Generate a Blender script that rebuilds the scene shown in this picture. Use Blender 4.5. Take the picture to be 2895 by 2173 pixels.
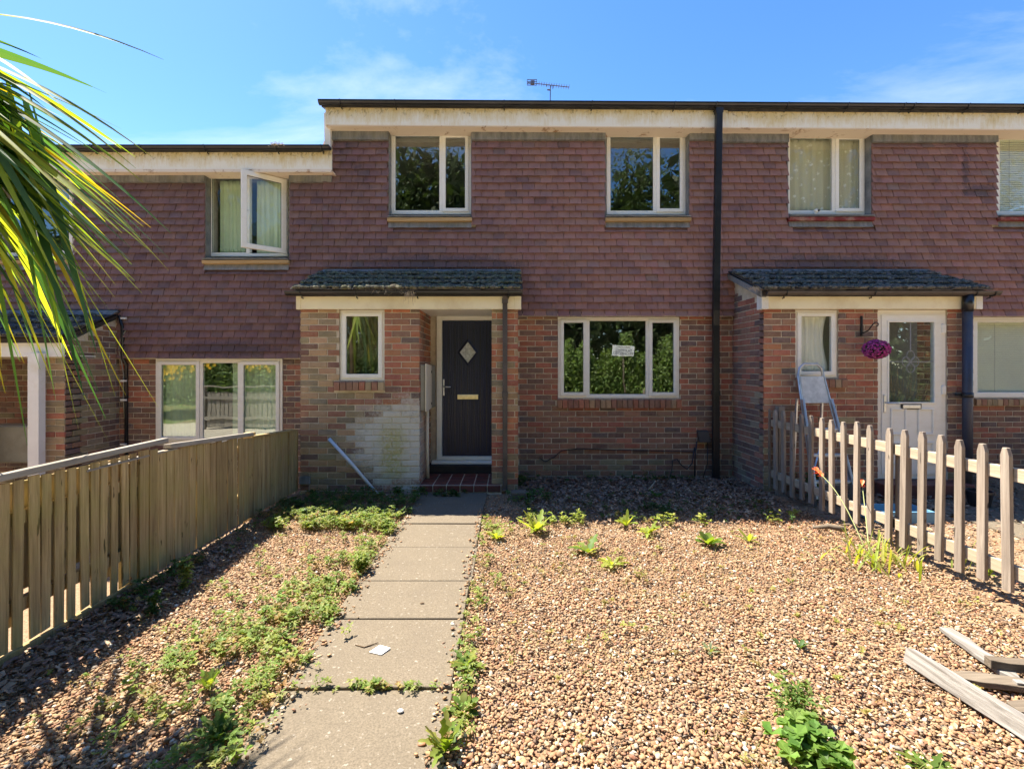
import bpy, math, random
import numpy as np
from mathutils import Matrix, Vector

for o in list(bpy.data.objects):
    bpy.data.objects.remove(o, do_unlink=True)
SC = bpy.context.scene
COL = SC.collection
R = math.radians
EYE = 1.52          # camera height
F = 1380.0          # focal length in photograph pixels
AX, AY = 1440.0, 1040.0

# ------------------------------------------------------------------ camera
cd = bpy.data.cameras.new('camera')
cd.sensor_width = 36.0
cd.lens = F / 2895 * 36
cd.shift_x = (1447.5 - AX) / 2895
cd.shift_y = -(1086.5 - AY) / 2895
cd.clip_start = 0.05
cd.clip_end = 2000
cam = bpy.data.objects.new('camera', cd)
COL.objects.link(cam)
cam.location = (0, 0, EYE)
cam.rotation_euler = (R(90), 0, 0)
SC.camera = cam

# ------------------------------------------------------------------ light
SUN_DIR = Vector((0.50, -0.33, -1.0)).normalized()     # the way the light travels
sd = bpy.data.lights.new('sun', 'SUN')
sd.energy = 3.5
sd.angle = R(0.53)
sd.color = (1.0, 0.91, 0.77)
sun = bpy.data.objects.new('sun', sd)
COL.objects.link(sun)
sun.location = (-5, 4, 12)
sun.rotation_euler = SUN_DIR.to_track_quat('-Z', 'Y').to_euler()
to_sun = -SUN_DIR
elev = math.asin(to_sun.z)
rot = math.atan2(to_sun.x, to_sun.y)

w = bpy.data.worlds.new('World')
SC.world = w
w.use_nodes = True
nt = w.node_tree
for n in list(nt.nodes):
    nt.nodes.remove(n)
def wn(t, **k):
    n = nt.nodes.new(t)
    for a, b in k.items():
        setattr(n, a, b)
    return n
sky = wn('ShaderNodeTexSky', sky_type='NISHITA', sun_disc=False)
sky.sun_elevation = elev
sky.sun_rotation = rot
sky.air_density = 1.0
sky.dust_density = 0.2
sky.ozone_density = 3.0
hsv = wn('ShaderNodeHueSaturation')
hsv.inputs['Saturation'].default_value = 1.25
hsv.inputs['Value'].default_value = 1.0
hsv.inputs['Hue'].default_value = 0.507
nt.links.new(sky.outputs[0], hsv.inputs['Color'])
# thin wispy cloud, laid on a flat cloud deck (direction divided by its height)
tc = wn('ShaderNodeTexCoord')
sep = wn('ShaderNodeSeparateXYZ')
nt.links.new(tc.outputs['Generated'], sep.inputs[0])
zz = wn('ShaderNodeMath', operation='MAXIMUM'); zz.inputs[1].default_value = 0.02
nt.links.new(sep.outputs[2], zz.inputs[0])
zp = wn('ShaderNodeMath', operation='ADD'); zp.inputs[1].default_value = 0.12
nt.links.new(zz.outputs[0], zp.inputs[0])
dx = wn('ShaderNodeMath', operation='DIVIDE'); dy = wn('ShaderNodeMath', operation='DIVIDE')
nt.links.new(sep.outputs[0], dx.inputs[0]); nt.links.new(zp.outputs[0], dx.inputs[1])
nt.links.new(sep.outputs[1], dy.inputs[0]); nt.links.new(zp.outputs[0], dy.inputs[1])
cmb = wn('ShaderNodeCombineXYZ')
nt.links.new(dx.outputs[0], cmb.inputs[0]); nt.links.new(dy.outputs[0], cmb.inputs[1])
mp = wn('ShaderNodeMapping')
mp.inputs['Scale'].default_value = (0.55, 1.25, 1)
mp.inputs['Location'].default_value = (3.1, 1.7, 0)
mp.inputs['Rotation'].default_value = (0, 0, R(-8))
nt.links.new(cmb.outputs[0], mp.inputs[0])
n1 = wn('ShaderNodeTexNoise'); n1.inputs['Scale'].default_value = 1.15
n1.inputs['Detail'].default_value = 9; n1.inputs['Roughness'].default_value = 0.62
n1.inputs['Distortion'].default_value = 0.5
nt.links.new(mp.outputs[0], n1.inputs['Vector'])
cr = wn('ShaderNodeValToRGB')
cr.color_ramp.elements[0].position = 0.52; cr.color_ramp.elements[0].color = (0, 0, 0, 1)
cr.color_ramp.elements[1].position = 0.86; cr.color_ramp.elements[1].color = (0.75, 0.75, 0.75, 1)
nt.links.new(n1.outputs['Fac'], cr.inputs[0])
mixc = wn('ShaderNodeMix', data_type='RGBA')
nt.links.new(cr.outputs[0], mixc.inputs['Factor'])
nt.links.new(hsv.outputs[0], mixc.inputs[6])
mixc.inputs[7].default_value = (4.6, 5.0, 5.5, 1)
bg = wn('ShaderNodeBackground'); bg.inputs['Strength'].default_value = 0.056
nt.links.new(mixc.outputs[2], bg.inputs['Color'])
out = wn('ShaderNodeOutputWorld')
nt.links.new(bg.outputs[0], out.inputs['Surface'])

vs = SC.view_settings
vs.view_transform = 'Standard'
vs.look = 'None'
vs.exposure = 2.4
vs.gamma = 1.0
vs.use_curve_mapping = False
SC.cycles.max_bounces = 10
SC.cycles.diffuse_bounces = 5
SC.cycles.transparent_max_bounces = 16
SC.cycles.use_adaptive_sampling = True

# ------------------------------------------------------------------ helpers
def at(px, py, y):
    """photograph pixel at distance y in front of the camera -> x, z"""
    return (px - AX) * y / F, EYE + (AY - py) * y / F
def gnd(dx_, dy_, z=0.0):
    """pixel of the 2212-wide view on the ground -> x, y"""
    px, py = dx_ * 1.3088, dy_ * 1.3088
    y = F * (EYE - z) / (py - AY)
    return (px - AX) * y / F, y

def wloc(o):
    v = Vector((0, 0, 0))
    while o is not None:
        v = v + Vector(o.location) if o.parent is None else v
        o = o.parent
    return v
def attach(o, parent):
    COL.objects.link(o)
    if parent is not None:
        o.parent = parent
        o.matrix_parent_inverse = Matrix.Translation(-ROOTLOC.get(parent.name, Vector((0, 0, 0)))) if parent.name in ROOTLOC else Matrix.Identity(4)
    return o
ROOTLOC = {}

def tag(o, label=None, cat=None, group=None, kind=None):
    if label: o['label'] = label
    if cat: o['category'] = cat
    if group: o['group'] = group
    if kind: o['kind'] = kind
    return o
def thing(name, label, cat, loc, group=None):
    o = bpy.data.objects.new(name, None)
    o.empty_display_size = 0.1
    o.location = loc
    COL.objects.link(o)
    ROOTLOC[o.name] = Vector(loc)
    return tag(o, label, cat, group)

class MB:
    def __init__(s):
        s.v = []; s.f = []; s.c = []
    def add(s, vs_, fs, col=None):
        b = len(s.v)
        s.v.extend([tuple(p) for p in vs_])
        s.f.extend([tuple(i + b for i in f) for f in fs])
        if col is not None:
            s.c.extend([col] * len(vs_))
        return s
    def box(s, x0, x1, y0, y1, z0, z1, col=None):
        vs_ = [(x0, y0, z0), (x1, y0, z0), (x1, y1, z0), (x0, y1, z0), (x0, y0, z1), (x1, y0, z1), (x1, y1, z1), (x0, y1, z1)]
        return s.add(vs_, [(0, 3, 2, 1), (4, 5, 6, 7), (0, 1, 5, 4), (1, 2, 6, 5), (2, 3, 7, 6), (3, 0, 4, 7)], col)
    def hexa(s, pts, col=None):
        """8 points: bottom ring 0-3, top ring 4-7"""
        return s.add(pts, [(0, 3, 2, 1), (4, 5, 6, 7), (0, 1, 5, 4), (1, 2, 6, 5), (2, 3, 7, 6), (3, 0, 4, 7)], col)
    def bar(s, a, b, wid, thk, up=(0, 0, 1), col=None):
        a = Vector(a); b = Vector(b); d = (b - a).normalized(); u = Vector(up)
        sd_ = d.cross(u).normalized(); u2 = sd_.cross(d).normalized()
        sd_ *= wid / 2; u2 *= thk / 2
        pts = [a - sd_ - u2, a + sd_ - u2, b + sd_ - u2, b - sd_ - u2, a - sd_ + u2, a + sd_ + u2, b + sd_ + u2, b - sd_ + u2]
        return s.hexa(pts, col)
    def tube(s, pts, r, n=8, col=None, caps=True):
        pts = [Vector(p) for p in pts]
        vs_ = []; fs = []
        prev = None
        for i, p in enumerate(pts):
            if i == 0: d = pts[1] - p
            elif i == len(pts) - 1: d = p - pts[i - 1]
            else: d = pts[i + 1] - pts[i - 1]
            d.normalize()
            ref = Vector((0, 0, 1)) if abs(d.z) < 0.9 else Vector((1, 0, 0))
            a = d.cross(ref).normalized() if prev is None else (prev - d * prev.dot(d)).normalized()
            prev = a
            b = d.cross(a)
            rr = r[i] if isinstance(r, (list, tuple)) else r
            for k in range(n):
                t = 2 * math.pi * k / n
                vs_.append(p + a * math.cos(t) * rr + b * math.sin(t) * rr)
        for i in range(len(pts) - 1):
            for k in range(n):
                k2 = (k + 1) % n
                fs.append((i * n + k, i * n + k2, (i + 1) * n + k2, (i + 1) * n + k))
        if caps:
            fs.append(tuple(range(n - 1, -1, -1)))
            fs.append(tuple((len(pts) - 1) * n + k for k in range(n)))
        return s.add(vs_, fs, col)
    def ring(s, x0, x1, z0, z1, wd, y0, y1, col=None):
        """mitred rectangular frame in the x-z plane, one connected piece"""
        wl, wr, wb, wt = (wd, wd, wd, wd) if not isinstance(wd, tuple) else wd
        O = [(x0, z0), (x1, z0), (x1, z1), (x0, z1)]
        I = [(x0 + wl, z0 + wb), (x1 - wr, z0 + wb), (x1 - wr, z1 - wt), (x0 + wl, z1 - wt)]
        vs_ = [(a, y0, b) for a, b in O] + [(a, y0, b) for a, b in I] + [(a, y1, b) for a, b in O] + [(a, y1, b) for a, b in I]
        fs = []
        for k in range(4):
            j = (k + 1) % 4
            fs += [(k, j, 4 + j, 4 + k), (8 + j, 8 + k, 12 + k, 12 + j), (j, k, 8 + k, 8 + j), (4 + k, 4 + j, 12 + j, 12 + k)]
        return s.add(vs_, fs, col)
    def build(s, name, mat, parent=None, smooth=False, bev=0.0, recenter=False, auto=None):
        me = bpy.data.meshes.new(name)
        vv = s.v
        loc = Vector((0, 0, 0))
        if recenter and parent is None and vv:
            a = np.array(vv); mn = a.min(0); mx = a.max(0)
            loc = Vector(((mn[0] + mx[0]) / 2, (mn[1] + mx[1]) / 2, mn[2]))
            vv = (a - np.array(loc)).tolist()
        me.from_pydata(vv, [], s.f)
        if s.c:
            at_ = me.color_attributes.new('Col', 'FLOAT_COLOR', 'POINT')
            arr = np.ones((len(vv), 4), np.float32)
            arr[:, :3] = np.array(s.c, np.float32)[:, :3]
            at_.data.foreach_set('color', arr.ravel())
        me.materials.append(mat)
        if smooth:
            me.polygons.foreach_set('use_smooth', [True] * len(me.polygons))
        me.update()
        o = bpy.data.objects.new(name, me)
        o.location = loc
        attach(o, parent)
        if bev:
            m = o.modifiers.new('bevel', 'BEVEL'); m.width = bev; m.segments = 2; m.limit_method = 'ANGLE'; m.angle_limit = R(40)
        return o

def np_mesh(name, V, Fc, mat, parent=None, cols=None, smooth=False):
    """V (n,3), Fc (m,k) arrays -> one mesh object"""
    V = np.asarray(V, np.float32); Fc = np.asarray(Fc, np.int32)
    me = bpy.data.meshes.new(name)
    k = Fc.shape[1]
    me.vertices.add(len(V)); me.vertices.foreach_set('co', V.ravel())
    me.loops.add(Fc.size); me.loops.foreach_set('vertex_index', Fc.ravel())
    me.polygons.add(len(Fc))
    me.polygons.foreach_set('loop_start', np.arange(0, Fc.size, k, dtype=np.int32))
    me.polygons.foreach_set('loop_total', np.full(len(Fc), k, np.int32))
    if smooth:
        me.polygons.foreach_set('use_smooth', np.ones(len(Fc), bool))
    me.update(calc_edges=True)
    if cols is not None:
        a = me.color_attributes.new('Col', 'FLOAT_COLOR', 'POINT')
        arr = np.ones((len(V), 4), np.float32); arr[:, :3] = cols
        a.data.foreach_set('color', arr.ravel())
    me.materials.append(mat)
    o = bpy.data.objects.new(name, me)
    attach(o, parent)
    return o

# ------------------------------------------------------------------ materials
class NT:
    def __init__(s, name):
        s.m = bpy.data.materials.new(name); s.m.use_nodes = True
        s.t = s.m.node_tree
        for n in list(s.t.nodes): s.t.nodes.remove(n)
        s.out = s.n('ShaderNodeOutputMaterial')
    def n(s, t, **k):
        n = s.t.nodes.new(t)
        for a, b in k.items(): setattr(n, a, b)
        return n
    def l(s, a, b): s.t.links.new(a, b)
    def setv(s, sock, v):
        if hasattr(v, 'is_output') or isinstance(v, bpy.types.NodeSocket): s.l(v, sock)
        elif isinstance(v, (tuple, list)) and len(v) == 3 and sock.type == 'RGBA': sock.default_value = (*v, 1)
        else: sock.default_value = v
    def math(s, op, a, b=0.0, clamp=False):
        n = s.n('ShaderNodeMath', operation=op); n.use_clamp = clamp
        s.setv(n.inputs[0], a); s.setv(n.inputs[1], b)
        return n.outputs[0]
    def mix(s, f, a, b, blend='MIX'):
        n = s.n('ShaderNodeMix', data_type='RGBA', blend_type=blend)
        s.setv(n.inputs[0], f); s.setv(n.inputs[6], a); s.setv(n.inputs[7], b)
        return n.outputs[2]
    def pos(s, obj=False):
        if obj: return s.n('ShaderNodeTexCoord').outputs['Object']
        return s.n('ShaderNodeNewGeometry').outputs['Position']
    def mapping(s, v, sc=(1, 1, 1), loc=(0, 0, 0)):
        n = s.n('ShaderNodeMapping'); n.inputs['Scale'].default_value = sc; n.inputs['Location'].default_value = loc
        s.l(v, n.inputs[0]); return n.outputs[0]
    def noise(s, v, sc, det=4, ro=0.55, dist=0.0):
        n = s.n('ShaderNodeTexNoise'); n.inputs['Scale'].default_value = sc; n.inputs['Detail'].default_value = det
        n.inputs['Roughness'].default_value = ro; n.inputs['Distortion'].default_value = dist
        if v is not None: s.l(v, n.inputs['Vector'])
        return n.outputs['Fac']
    def ramp(s, f, a, b, ca=(0, 0, 0), cb=(1, 1, 1)):
        n = s.n('ShaderNodeValToRGB'); e = n.color_ramp.elements
        e[0].position = a; e[1].position = b; e[0].color = (*ca, 1); e[1].color = (*cb, 1)
        s.l(f, n.inputs[0]); return n.outputs[0]
    def smooth(s, v, a, b):
        n = s.n('ShaderNodeMapRange', interpolation_type='SMOOTHSTEP')
        s.setv(n.inputs[0], v); n.inputs[1].default_value = a; n.inputs[2].default_value = b
        return n.outputs[0]
    def xyz(s, v):
        n = s.n('ShaderNodeSeparateXYZ'); s.l(v, n.inputs[0]); return n.outputs
    def bump(s, h, st=0.3, d=0.01):
        n = s.n('ShaderNodeBump'); n.inputs['Strength'].default_value = st; n.inputs['Distance'].default_value = d
        s.l(h, n.inputs['Height']); return n.outputs[0]
    def principled(s, col, rough=0.7, spec=0.3, normal=None, metal=0.0, **k):
        p = s.n('ShaderNodeBsdfPrincipled')
        s.setv(p.inputs['Base Color'], col); s.setv(p.inputs['Roughness'], rough)
        p.inputs['Specular IOR Level'].default_value = spec; p.inputs['Metallic'].default_value = metal
        for a, b in k.items(): s.setv(p.inputs[a], b)
        if normal is not None: s.l(normal, p.inputs['Normal'])
        return p.outputs[0]
    def done(s, sh): s.l(sh, s.out.inputs['Surface']); return s.m

def simple(name, col, rough=0.6, spec=0.3, var=0.12, sc=6.0, bump=0.0, metal=0.0, dirt=None):
    t = NT(name); p = t.pos()
    n = t.noise(p, sc, 5)
    c = t.mix(t.ramp(n, 0.3, 0.72), tuple(x * (1 - var) for x in col), tuple(min(1, x * (1 + var)) for x in col))
    if dirt:
        d = t.noise(p, sc * 0.6, 6, 0.65)
        c = t.mix(t.ramp(d, 0.5, 0.75), c, dirt)
    nm = t.bump(t.noise(p, 90, 4), bump, 0.004) if bump else None
    return t.done(t.principled(c, rough, spec, nm, metal))

def vary_source(t, obj):
    if obj: return t.n('ShaderNodeObjectInfo').outputs['Color']
    return t.n('ShaderNodeVertexColor', layer_name='Col').outputs['Color']

def brick_mat(obj):
    t = NT('brick_single' if obj else 'brick_joined'); p = t.pos()
    c = vary_source(t, obj)
    n = t.noise(p, 14, 6, 0.65)
    c = t.mix(t.ramp(n, 0.25, 0.8), t.mix(0.5, c, (0.5, 0.5, 0.5), 'MULTIPLY'), t.mix(0.28, c, (0.5, 0.36, 0.25)))
    n2 = t.noise(p, 55, 4, 0.6)
    c = t.mix(t.ramp(n2, 0.62, 0.7), c, t.mix(0.55, c, (0.03, 0.025, 0.03)))
    n3 = t.noise(p, 21, 5, 0.7)
    c = t.mix(t.math('MULTIPLY', t.ramp(n3, 0.60, 0.74), 0.55), c, (0.42, 0.34, 0.26))
    c = porch_stain(t, p, c)
    h = t.math('ADD', t.noise(p, 70, 5, 0.7), t.math('MULTIPLY', n, 0.8))
    return t.done(t.principled(c, 0.88, 0.2, t.bump(h, 0.55, 0.006)))

def porch_stain(t, p, c):
    """lime bloom, a rust-yellow run and green slime on the lower right of the own porch"""
    X, Y, Z = t.xyz(p)
    nn = t.noise(p, 5.5, 6, 0.68)
    nb = t.noise(p, 34, 6, 0.75)
    ex = t.math('MULTIPLY', t.math('SUBTRACT', X, -1.30), 1 / 0.62)
    ez = t.math('MULTIPLY', t.math('SUBTRACT', Z, 0.60), 1 / 0.60)
    rr = t.math('ADD', t.math('MULTIPLY', ex, ex), t.math('MULTIPLY', ez, ez))
    m = t.math('SUBTRACT', 1.0, rr)
    m = t.math('ADD', m, t.math('MULTIPLY', t.math('SUBTRACT', nn, 0.5), 2.4))
    m = t.math('ADD', m, t.math('MULTIPLY', t.math('SUBTRACT', nb, 0.5), 3.0))
    m = t.smooth(m, -0.05, 0.75)
    box = t.math('MULTIPLY', t.smooth(X, -1.98, -1.9), t.smooth(X, -0.95, -1.0))
    box = t.math('MULTIPLY', box, t.smooth(Y, 6.6, 6.5))
    m = t.math('MULTIPLY', m, box)
    c = t.mix(t.math('MULTIPLY', m, 0.50), c, (0.72, 0.69, 0.58))
    gx = t.math('ABSOLUTE', t.math('ADD', t.math('SUBTRACT', X, -1.42), t.math('MULTIPLY', t.math('SUBTRACT', nn, 0.5), 0.35)))
    g = t.smooth(gx, 0.22, 0.03)
    g = t.math('MULTIPLY', g, t.math('MULTIPLY', t.smooth(Z, 0.05, 0.3), t.smooth(Z, 1.0, 0.65)))
    g = t.math('MULTIPLY', t.math('MULTIPLY', g, box), t.smooth(nb, 0.3, 0.6))
    c = t.mix(t.math('MULTIPLY', g, 0.75), c, (0.44, 0.40, 0.10))
    return c

def mortar_mat():
    t = NT('mortar'); p = t.pos()
    n = t.noise(p, 9, 6, 0.65)
    c = t.mix(t.ramp(n, 0.3, 0.75), (0.46, 0.39, 0.29), (0.74, 0.66, 0.52))
    c = porch_stain(t, p, c)
    return t.done(t.principled(c, 0.95, 0.1, t.bump(t.noise(p, 160, 3), 0.5, 0.004)))

def tile_mat(obj):
    t = NT('tile_single' if obj else 'tile_joined'); p = t.pos()
    c = vary_source(t, obj)
    n = t.noise(p, 7, 6, 0.62)
    c = t.mix(t.ramp(n, 0.3, 0.75), t.mix(0.45, c, (0.5, 0.48, 0.55), 'MULTIPLY'), t.mix(0.2, c, (0.45, 0.25, 0.18)))
    n2 = t.noise(p, 38, 5, 0.65)
    c = t.mix(t.math('MULTIPLY', t.ramp(n2, 0.55, 0.75), 0.4), c, (0.09, 0.06, 0.065))
    # soot and lichen patches
    n3 = t.noise(t.mapping(p, (1.1, 1, 0.6)), 2.6, 7, 0.72)
    c = t.mix(t.math('MULTIPLY', t.ramp(n3, 0.60, 0.72), 0.6), c, (0.05, 0.042, 0.05))
    X, Y, Z = t.xyz(p)
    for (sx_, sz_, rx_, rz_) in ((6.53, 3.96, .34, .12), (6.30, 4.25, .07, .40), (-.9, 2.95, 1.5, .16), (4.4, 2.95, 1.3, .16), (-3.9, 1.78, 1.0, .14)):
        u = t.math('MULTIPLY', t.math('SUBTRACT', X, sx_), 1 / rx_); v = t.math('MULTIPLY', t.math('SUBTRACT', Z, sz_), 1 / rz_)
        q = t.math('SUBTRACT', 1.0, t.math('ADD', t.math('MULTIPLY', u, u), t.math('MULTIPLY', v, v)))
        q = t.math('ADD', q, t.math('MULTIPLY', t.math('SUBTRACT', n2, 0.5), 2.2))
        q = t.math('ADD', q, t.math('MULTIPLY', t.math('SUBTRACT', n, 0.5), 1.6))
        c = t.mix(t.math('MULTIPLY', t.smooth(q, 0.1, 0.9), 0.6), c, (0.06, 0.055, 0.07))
    return t.done(t.principled(c, 0.82, 0.25, t.bump(t.noise(p, 60, 5, 0.7), 0.35, 0.004)))

def fascia_mat():
    t = NT('weathered_fascia_paint'); p = t.pos()
    X, Y, Z = t.xyz(p)
    base = (0.86, 0.83, 0.72)
    st = t.noise(t.mapping(p, (9, 1, 1.6)), 3.0, 7, 0.72, 0.6)
    bl = t.noise(t.mapping(p, (1, 1, 1)), 3.2, 6, 0.65)
    gz = t.xyz(t.n('ShaderNodeTexCoord').outputs['Generated'])[2]
    f = t.math('ADD', t.math('MULTIPLY', st, 0.75), t.math('MULTIPLY', t.math('SUBTRACT', bl, 0.5), 0.9))
    f = t.math('ADD', f, t.math('MULTIPLY', t.math('SUBTRACT', gz, 0.45), 0.55))
    c = t.mix(t.math('MULTIPLY', t.ramp(f, 0.20, 0.56), 0.85), base, (0.68, 0.54, 0.24))
    d = t.noise(t.mapping(p, (3, 1, 2)), 6.5, 8, 0.78, 1.0)
    d2 = t.math('ADD', d, t.math('MULTIPLY', t.math('SUBTRACT', gz, 0.72), 0.28))
    c = t.mix(t.math('MULTIPLY', t.ramp(d2, 0.50, 0.62), 0.75), c, (0.20, 0.14, 0.06))
    return t.done(t.principled(c, 0.6, 0.3, t.bump(d, 0.12, 0.003)))

def soffit_mat():
    t = NT('peeling_soffit_paint'); p = t.pos()
    d = t.noise(t.mapping(p, (1, 1, 1)), 5, 8, 0.75, 0.8)
    c = t.mix(t.ramp(d, 0.57, 0.66), (0.78, 0.68, 0.55), (0.35, 0.2, 0.1))
    return t.done(t.principled(c, 0.7, 0.2))

def lead_mat():
    t = NT('weathered_lead'); p = t.pos()
    n = t.noise(t.mapping(p, (3, 1, 0.8)), 5, 7, 0.7)
    c = t.mix(t.ramp(n, 0.3, 0.7), (0.10, 0.105, 0.11), (0.30, 0.30, 0.29))
    n2 = t.noise(p, 3, 6, 0.7)
    c = t.mix(t.ramp(n2, 0.5, 0.75), c, (0.24, 0.22, 0.15))
    return t.done(t.principled(c, 0.65, 0.4, t.bump(n, 0.3, 0.01)))

def upvc_mat():
    t = NT('white_plastic'); p = t.pos()
    n = t.noise(t.mapping(p, (1, 1, 3)), 7, 6, 0.7)
    c = t.mix(t.math('MULTIPLY', t.ramp(n, 0.45, 0.8), 0.4), (0.88, 0.86, 0.78), (0.74, 0.69, 0.52))
    return t.done(t.principled(c, 0.35, 0.5))

def glass_mat(name='window_glass', k=2.8, tint=(0.96, 0.98, 0.97)):
    t = NT(name)
    lw_ = t.n('ShaderNodeLayerWeight'); lw_.inputs[0].default_value = 0.5
    f0 = 0.042 * k
    f = t.math('ADD', f0, t.math('MULTIPLY', t.math('POWER', lw_.outputs['Facing'], 5.0), 1 - f0), True)
    tr = t.n('ShaderNodeBsdfTransparent'); tr.inputs[0].default_value = (*tint, 1)
    gl = t.n('ShaderNodeBsdfGlossy'); gl.inputs['Roughness'].default_value = 0.0
    gl.inputs['Color'].default_value = (0.95, 1, 0.97, 1)
    # slow ripple of float glass
    p = t.pos()
    t.l(t.bump(t.noise(p, 2.2, 2), 0.015, 0.05), gl.inputs['Normal'])
    mx = t.n('ShaderNodeMixShader')
    t.l(f, mx.inputs[0]); t.l(tr.outputs[0], mx.inputs[1]); t.l(gl.outputs[0], mx.inputs[2])
    return t.done(mx.outputs[0])

def wood_mat(name, a, b, axis='z', knots=True, green=None, obj=True, grain=1.0):
    t = NT(name)
    oi = t.n('ShaderNodeObjectInfo')
    p = t.pos()
    off = t.n('ShaderNodeCombineXYZ')
    t.l(t.math('MULTIPLY', oi.outputs['Random'], 37.0), off.inputs[0])
    t.l(t.math('MULTIPLY', oi.outputs['Random'], 91.0), off.inputs[2])
    va = t.n('ShaderNodeVectorMath', operation='ADD'); t.l(p, va.inputs[0]); t.l(off.outputs[0], va.inputs[1])
    v = va.outputs[0]
    s = {'z': (14, 14, 0.7), 'y': (14, 0.7, 14), 'x': (0.7, 14, 14)}[axis]
    g = t.noise(t.mapping(v, s), 3.2 * grain, 7, 0.7, 0.6)
    c = t.mix(t.ramp(g, 0.3, 0.72), a, b)
    c = t.mix(t.math('MULTIPLY', oi.outputs['Random'], 0.45), c, tuple(x * 0.62 for x in a))
    if knots:
        k = t.noise(t.mapping(v, tuple(x ** 0.5 * 1.6 for x in s)), 4.5, 2, 0.5)
        c = t.mix(t.ramp(k, 0.69, 0.73), c, tuple(x * 0.3 for x in a))
    st = t.noise(t.mapping(p, tuple(x * .55 for x in s)), 2.4, 5, 0.65)
    c = t.mix(t.math('MULTIPLY', t.ramp(st, 0.52, 0.72), 0.55), c, tuple(x * 0.42 for x in a))
    if green:
        gn = t.noise(p, 1.9, 6, 0.7)
        c = t.mix(t.math('MULTIPLY', t.ramp(gn, 0.44, 0.70), 0.55), c, green)
    return t.done(t.principled(c, 0.85, 0.2, t.bump(g, 0.45, 0.006)))

def leaf_mat(name, trans=0.45, tcol=(1.6, 1.5, 0.6), obj=False, rough=0.5):
    t = NT(name)
    c = vary_source(t, obj)
    p = t.principled(c, rough, 0.18)
    tl = t.n('ShaderNodeBsdfTranslucent')
    t.l(t.mix(1.0, c, tcol, 'MULTIPLY'), tl.inputs[0])
    mx = t.n('ShaderNodeMixShader'); mx.inputs[0].default_value = trans
    t.l(p, mx.inputs[1]); t.l(tl.outputs[0], mx.inputs[2])
    return t.done(mx.outputs[0])

def col_mat(name, rough=0.8, spec=0.25, nz=30.0, amt=0.25, bump=0.0):
    t = NT(name); c = vary_source(t, False)
    p = t.pos(); n = t.noise(p, nz, 5, 0.65)
    c = t.mix(t.ramp(n, 0.3, 0.75), t.mix(amt * 1.5, c, (0.3, 0.27, 0.25), 'MULTIPLY'), t.mix(amt * 0.5, c, (0.8, 0.74, 0.6)))
    nm = t.bump(n, bump, 0.003) if bump else None
    return t.done(t.principled(c, rough, spec, nm))

def slab_mat():
    t = NT('concrete_slab'); p = t.pos()
    n = t.noise(p, 120, 4, 0.75); n2 = t.noise(p, 3.0, 6, 0.65); n3 = t.noise(p, 45, 4, 0.6)
    c = t.mix(t.ramp(n, 0.32, 0.7), (0.098, 0.081, 0.058), (0.205, 0.170, 0.125))
    c = t.mix(t.math('MULTIPLY', t.ramp(n2, 0.4, 0.75), 0.5), c, (0.115, 0.096, 0.072))
    c = t.mix(t.math('MULTIPLY', t.ramp(n3, 0.62, 0.70), 0.6), c, (0.34, 0.31, 0.26))
    c = t.mix(t.math('MULTIPLY', t.ramp(t.noise(p, 75, 3, 0.6), 0.66, 0.72), 0.7), c, (0.10, 0.08, 0.06))
    return t.done(t.principled(c, 0.92, 0.15, t.bump(t.math('ADD', n, n3), 0.5, 0.004)))

def ground_mat():
    t = NT('earth_with_bounce_paving'); p = t.pos()
    n = t.noise(p, 60, 6, 0.7); n2 = t.noise(p, 1.3, 6, 0.65)
    c = t.mix(t.ramp(n, 0.3, 0.7), (0.13, 0.085, 0.052), (0.36, 0.25, 0.16))
    X, Y, Z = t.xyz(p)
    g = t.math('MULTIPLY', t.smooth(Y, 0.8, -1.5), t.ramp(n2, 0.35, 0.6))
    bounce_paving = t.math('MULTIPLY', t.smooth(Y, 1.0, .6), t.smooth(Y, -5.2, -4.9))  # pale paving behind the camera, added to bounce light onto the facade
    c = t.mix(t.math('MULTIPLY', bounce_paving, .9), c, t.mix(n, (0.42, 0.37, 0.30), (0.56, 0.50, 0.42)))
    c = t.mix(t.math('MULTIPLY', g, t.math('SUBTRACT', 1.0, bounce_paving)), c, (0.10, 0.15, 0.04))
    return t.done(t.principled(c, 0.95, 0.1, t.bump(n, 0.6, 0.01)))

def door_mat():
    t = NT('dark_blue_door_skin'); p = t.pos()
    X, Y, Z = t.xyz(p)
    w_ = t.n('ShaderNodeTexWave', wave_type='BANDS', bands_direction='X')
    w_.inputs['Scale'].default_value = 9; w_.inputs['Distortion'].default_value = 9; w_.inputs['Detail'].default_value = 3
    w_.inputs['Detail Scale'].default_value = 0.8
    t.l(t.mapping(p, (1.5, 1, 0.22)), w_.inputs['Vector'])
    g = w_.outputs['Fac']
    c = t.mix(t.ramp(g, 0.1, 0.9), (0.008, 0.013, 0.040), (0.015, 0.023, 0.064))
    return t.done(t.principled(c, 0.42, 0.5, t.bump(g, 0.35, 0.004)))

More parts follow.
